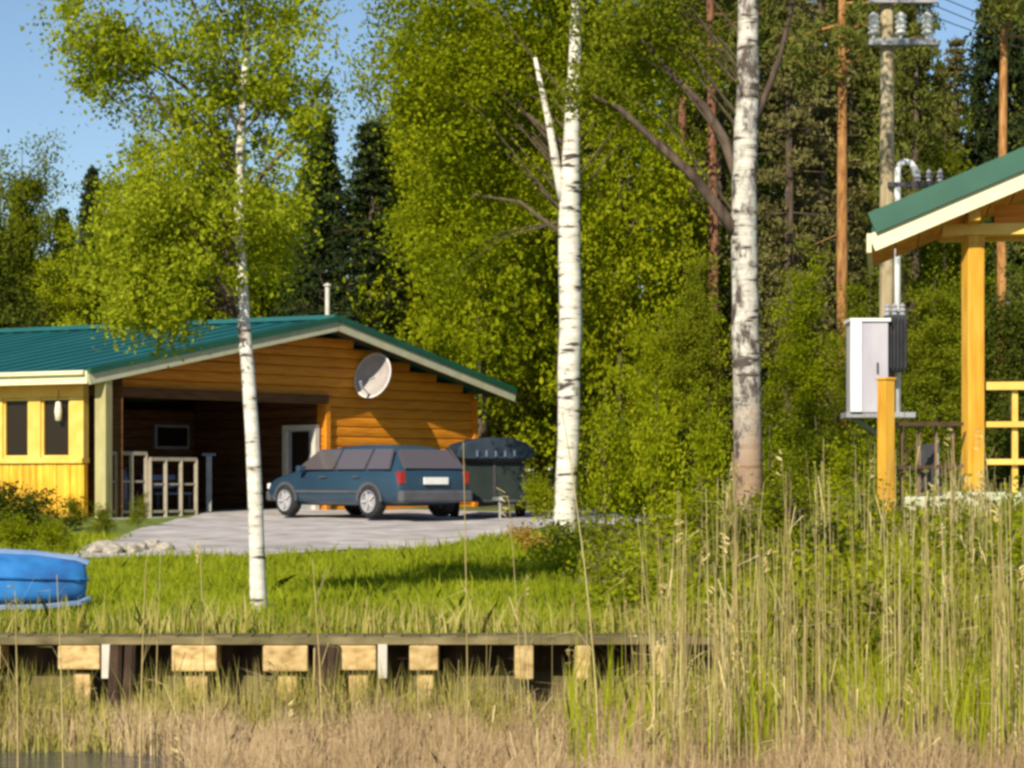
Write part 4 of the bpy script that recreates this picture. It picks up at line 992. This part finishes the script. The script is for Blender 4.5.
# ------------------------------------------------------------------ grass, sedge and reeds
def blades(name, X, Y, H, Wd, mat, label, cat, lean=.25, seed=1, seg=2, base=None):
    """tapering bent blades as stuff"""
    r = np.random.default_rng(seed); n = len(X); Zb = ground_np(X, Y) if base is None else base
    a = r.uniform(0, 2*np.pi, n); ca, sa = np.cos(a), np.sin(a)
    la = r.uniform(0, 2*np.pi, n); ll = np.abs(r.normal(size=n))*lean*H
    B = np.stack([X, Y, Zb-.03], 1); side = np.stack([ca, sa*.3, 0*ca], 1)*(Wd/2)[:, None]
    lv = np.stack([np.cos(la)*ll, np.sin(la)*ll, 0*ll], 1); up = np.zeros((n, 3)); up[:, 2] = H
    m1 = B+up*.55+lv*.3; top = B+up*(1-.12*(ll/H)[:, None])+lv
    k = 5; V = np.stack([B-side, B+side, m1+side*.8, top, m1-side*.8], 1)
    me = np_quads(name, V, mat); o = link(name, me, kind='stuff'); tag(o, label, cat); return o
r = np.random.default_rng(5)
n = 90000; Y = 17.45+ (r.uniform(0, 1, n)**1.3)*17.5; X = r.uniform(-.265, .265, n)*Y
keep = ~((X > -6) & (Y > np.interp(X, [-6, -4.5, -1.5, 0, 1.2, 5], [28.3, 28.8, 31.5, 35.0, 39.0, 41.0]))); X, Y = X[keep], Y[keep]
blades('lawn_grass', X, Y, r.uniform(.05, .15, len(X))*(1+.8*(r.uniform(0, 1, len(X)) > .93)), r.uniform(.010, .022, len(X))*(Y/20), 'grass', 'bright yellow green lawn grass on the bank behind the boardwalk', 'grass', .5, 2)
n = 26000; Y = r.uniform(16.1, 18.6, n); X = r.uniform(-5.2, 6, n); n0 = (X > -.3) | (Y > 17.0) | (r.uniform(0, 1, n) < .75); X, Y = X[n0], Y[n0]; n = len(X)
k = (Y < 17.05) | (X > 1.6) | ((Y > 17.5) & (Y < 17.9) & (r.uniform(0, 1, n) < .5)); X, Y = X[k], Y[k]
blades('bank_grass', X, Y, r.uniform(.10, .42, len(X)), r.uniform(.010, .02, len(X)), 'olivegrass', 'rough olive grass growing along the foot of the boardwalk', 'grass', .35, 3)
n = 30000; Y = r.uniform(16.6, 26, n); X = xa(r.uniform(640, 1100, n)+(20-Y)*6, Y); k = (X > 1.9) | (Y > 18); X, Y = X[k], Y[k]; n = len(X)
blades('rough_grass', X, Y, r.uniform(.15, .55, n), r.uniform(.010, .022, n), 'freshgreen', 'tall fresh green grass on the bank around the pavilion', 'grass', .35, 4)
n = 6500; Y = r.uniform(16.45, 17.0, n); px = r.uniform(-330, 720, n); k = (np.sin(px/23)+np.sin(px/57+2)+r.normal(size=n)*.8 > -.5) & ((px > 120) | (Y > 16.6)); px, Y = px[k], Y[k]
blades('shore_grass', xa(px, Y), Y, r.uniform(.22, .66, len(px)), r.uniform(.007, .014, len(px)), 'olivegrass', 'tall pale olive grass standing between the boardwalk posts', 'grass', .22, 33)
# leafy undergrowth on the right bank, in clumps of three tints
for nm, mt, sd, nc, lab in (('undergrowth', 'leafmid', 61, 420, 'mid green leafy undergrowth on the bank around the old rough birch'), ('undergrowth', 'leafyellow', 62, 330, 'yellow green leafy undergrowth on the bank among the dry reeds'), ('undergrowth', 'browntwig', 63, 300, 'dull brownish dead undergrowth on the bank among the dry reeds')):
    r2 = np.random.default_rng(sd); Yc = r2.uniform(16.9, 29, nc); pxc = r2.uniform(600, 1110, nc)+np.where(Yc > 24, -60, 0); Xc = xa(pxc, Yc)
    k = (Xc > 1.7) | (Yc > 18); Xc, Yc = Xc[k], Yc[k]; hc = r2.uniform(.08, .62, len(Xc))
    P = clump_points(np.stack([Xc, Yc, ground_np(Xc, Yc)+hc*.7], 1), 60, .15, r2)
    o = link(nm, np_quads(nm, leaf_quads(P, .06, r=r2), mt), kind='stuff'); tag(o, lab, 'undergrowth')
# dead sedge in the shallows
n = 70000; Y = r.uniform(12.8, 16.9, n); px = r.uniform(-120, 1150, n)
d = np.where(px < 190, np.clip((Y-16.25+.55*sst(60, 190, px)+.12*np.sin(px/9))/.3, 0, 1), 1); k = r.uniform(0, 1, n) < d; px, Y = px[k], Y[k]; X = xa(px, Y)
hh = r.uniform(.10, .40, len(X))*(1+.5*sst(550, 900, px))*(1-.25*(np.sin(px/37)+np.sin(px/13+1))*.5)
blades('dead_sedge', X, Y, hh, r.uniform(.006, .013, len(X)), 'sedge', 'pale pinkish brown dead sedge filling the shallows along the bottom', 'sedge', .3, 6, base=np.full(len(X), -.0))
# tall dry reeds, dense to the right
def reeds(px, Y, H, seed, wscale=1., leaves=2, broken=.05, plume=.12, X=None):
    """reed stems (three-sided, bent, some snapped) with blades and plumes; returns vertices and quads"""
    r = np.random.default_rng(seed); n = len(px); X = xa(px, Y) if X is None else X
    B = np.stack([X, Y, np.maximum(ground_np(X, Y), 0)-.05], 1)
    w = r.uniform(.0032, .0072, n)*wscale; la = r.uniform(0, 6.28, n); ll = np.abs(r.normal(size=n))*.05*H
    br = r.uniform(0, 1, n) < broken; bt = r.uniform(.45, .8, n); bd = r.uniform(0, 6.28, n)
    def pos(t):
        t = np.broadcast_to(t, (n,)); p = B.copy(); p[:, 2] += H*t; p[:, 0] += np.cos(la)*ll*t**1.7; p[:, 1] += np.sin(la)*ll*t**1.7
        e = np.where(br & (t > bt), t-bt, 0)*H; p[:, 2] -= e*1.35; p[:, 0] += np.cos(bd)*e*.9; p[:, 1] += np.sin(bd)*e*.9
        return p
    ts = [0, .25, .45, .6, .8, 1.0]; V = []; Q = []
    for t in ts:
        for ang in (0, 2.094, 4.189): V.append(pos(t)+np.array([math.cos(ang), math.sin(ang), 0])*(w*(1-.6*t))[:, None])
    m = len(ts)*3; V = np.stack(V, 1).reshape(-1, 3); off = np.arange(n)*m
    for i in range(len(ts)-1):
        for k in range(3): Q.append(np.stack([off+i*3+k, off+i*3+(k+1) % 3, off+(i+1)*3+(k+1) % 3, off+(i+1)*3+k], 1))
    ex = []
    for k in range(leaves):                           # long narrow blades, arching
        t = r.uniform(.2, .9, n); p = pos(t); a = r.uniform(0, 6.28, n); L = (r.uniform(.10, .32, n))[:, None]
        d1 = np.stack([np.cos(a)*.45, np.sin(a)*.45, r.uniform(.5, 1.0, n)], 1)*L; d2 = np.stack([np.cos(a), np.sin(a), r.uniform(-.7, .3, n)], 1)*L*.9
        sd = np.stack([np.sin(a), -np.cos(a), 0*a+.4], 1)*r.uniform(.0018, .0038, n)[:, None]
        ex.append(np.stack([p-sd, p+sd, p+d1+sd, p+d1-sd], 1)); ex.append(np.stack([p+d1-sd, p+d1+sd, p+d1+d2*.6+sd*.5, p+d1+d2], 1))
    pl = np.where((r.uniform(0, 1, n) < plume) & ~br)[0]
    if len(pl):
        tp = pos(1.0)[pl]; dr = np.stack([np.cos(la[pl]), np.sin(la[pl]), 0*pl], 1)
        for k in range(14):
            q = tp+np.array([0, 0, 1])*r.uniform(-.13, .05, (len(pl), 1))+dr*r.uniform(0, .05, (len(pl), 1)); d = r.normal(size=(len(pl), 3))*.012+dr*.03+np.array([0, 0, .02]); sd = np.cross(d, rand_dirs(len(pl), r)); sd /= np.linalg.norm(sd, axis=1, keepdims=True)+1e-6; sd *= .005
            ex.append(np.stack([q-sd, q+sd, q+d+sd, q+d-sd], 1))
    if ex:
        E = np.concatenate(ex); b0 = len(V); V = np.concatenate([V, E.reshape(-1, 3)]); Q.append(np.arange(len(E)*4).reshape(-1, 4)+b0)
    return V, np.concatenate(Q)
def quad_mesh(name, V, Q, mat):
    me = bpy.data.meshes.new(name); me.vertices.add(len(V)); me.vertices.foreach_set('co', V.astype(np.float32).ravel())
    me.loops.add(Q.size); me.loops.foreach_set('vertex_index', Q.astype(np.int32).ravel())
    me.polygons.add(len(Q)); me.polygons.foreach_set('loop_start', np.arange(0, Q.size, 4, dtype=np.int32))
    try: me.polygons.foreach_set('loop_total', np.full(len(Q), 4, dtype=np.int32))
    except Exception: pass
    me.update(calc_edges=True); me.materials.append(M[mat]); return me
def reed_obj(name, VQ, label, mat): o = link(name, quad_mesh(name, VQ[0], VQ[1], mat), kind='stuff'); tag(o, label, 'reeds'); return o
def clustered(n, lo, hi, k, sig, r):
    c = r.uniform(lo, hi, k); return np.clip(c[r.integers(0, k, n)]+r.normal(size=n)*sig, lo-30, hi+30)
px = np.concatenate([clustered(160, 660, 1080, 14, 12, r), r.uniform(650, 1080, 95), clustered(85, 480, 740, 8, 14, r), r.uniform(150, 1080, 55)]); n = len(px)
Y = r.uniform(13.0, 16.9, n); tp = np.interp(px, [-60, 100, 450, 560, 640, 720, 800, 900, 1080], [.8, .8, 1.0, 1.4, 1.7, 2.1, 2.1, 2.0, 2.15])
H = tp*(.30+.75*r.uniform(0, 1, n)**1.15)
reed_obj('dry_reed_bed', reeds(px, Y, H, 9, 1.1, 1), 'bed of tall straw coloured dry reeds in the right foreground', 'reed')
n = 130; px = clustered(n, 720, 1080, 10, 12, r); Y = r.uniform(17.5, 21.5, n); H = r.uniform(.6, 1.3, n)
reed_obj('bank_reeds', reeds(px, Y, H, 19, 1.0, 1), 'shorter dry reeds standing on the bank before the pavilion', 'reed')
n = 900; px = clustered(n, -60, 1080, 60, 8, r); Y = r.uniform(13.2, 16.8, n); H = r.uniform(.2, .62, n)
k = ~((px < 160) & (Y < 16.2)); px, Y, H = px[k], Y[k], H[k]
reed_obj('reed_stubble', reeds(px, Y, H, 29, .9, 1, .25, 0), 'short broken reed stubble among the sedge along the bottom', 'sedge')
n = 1500; px = np.concatenate([clustered(500, 860, 1090, 9, 16, r), r.uniform(840, 1090, 450), clustered(150, 560, 900, 12, 14, r), r.uniform(560, 900, 400)]); Y = r.uniform(13.5, 16.9, n); H = r.uniform(.35, 1.0, n)
X = xa(px, Y); blades('fresh_reed_shoots', X, Y, H, r.uniform(.012, .026, n), 'freshgreen', 'fresh yellow green reed shoots among the dead stems at lower right', 'reeds', .16, 12, base=np.zeros(n))
# single tall stems that stand out in the open left and middle
SOLO = [(468, 442, 'lone tall pale reed in front of the gap between car and covered trailer', 14.5),
        (600, 412, 'tall pale reed rising past the saplings right of the forked birch', 14.6),
        (523, 500, 'tall reed below the small bright bush by the trailer', 15.0),
        (205, 545, 'reed stem just left of the slim lawn birch', 15.2),
        (155, 548, 'greenish reed stem left of the slim birch, over the gravel edge', 15.3),
        (140, 560, 'short reed stem beside the greenish one at left', 15.1),
        (323, 560, 'thin reed stem right of the slim lawn birch', 15.2),
        (826, 438, 'tall pale reed in front of the bush below the transformer cabinet', 14.2),
        (740, 452, 'pale thick reed against the foot of the old rough birch', 14.0),
        (955, 470, 'tall pale reed in front of the pavilion step', 14.2),
        (18, 590, 'reed stem in front of the blue boat hull', 15.3),
        (63, 575, 'reed stem crossing the bow of the blue boat', 15.2)]
for i, (px, py, lab, Z) in enumerate(SOLO):
    top = wp(px, py, Z); rr = np.random.default_rng(100+i)
    V, Q = reeds(np.array([512.]), np.array([Z]), np.array([top.z+.05]), 200+i, 1.35, 3, 0, .3)
    V[:, 1] -= Z
    o = link('tall_reed', quad_mesh('tall_reed', V, Q, 'reed'), loc=(top.x, Z, 0)); tag(o, lab, 'reed', 'single tall reeds in the shallows')

# edging stones at the gravel's left end
me_st = []
for k in range(4):
    rr = np.random.default_rng(300+k); mb = MB(); vs = []
    import bmesh
    bm = bmesh.new(); bmesh.ops.create_icosphere(bm, subdivisions=2, radius=.5)
    for v in bm.verts: v.co *= 1+rr.uniform(-.14, .14)
    me = bpy.data.meshes.new('edging_stone'); bm.to_mesh(me); bm.free(); me.materials.append(M['stone']); me_st.append(me)
sp = [(95, 548), (104, 543), (113, 550), (122, 541), (131, 548), (141, 543), (152, 538), (165, 546)]
for k, (px, py) in enumerate(sp):
    Z = 32.5-(py-530)*.09; x = xa(px, Z); o = link('edging_stone', me_st[k % 4], loc=(x, Z, g(x, Z)+.05))
    s = random.uniform(.2, .42); o.scale = (s, s*.8, s*.6); o.rotation_euler = (0, 0, random.uniform(0, 6))
    tag(o, 'pale rounded stone in the loose heap at the left end of the gravel', 'stone', 'stones at the left end of the gravel')
Z = 18.2; x = xa(1010, Z); o = link('flat_stone', me_st[1], loc=(x, Z, g(x, Z)+.10)); o.scale = (.5, .4, .35); tag(o, 'flat pale boulder in the reeds at the right edge', 'stone')
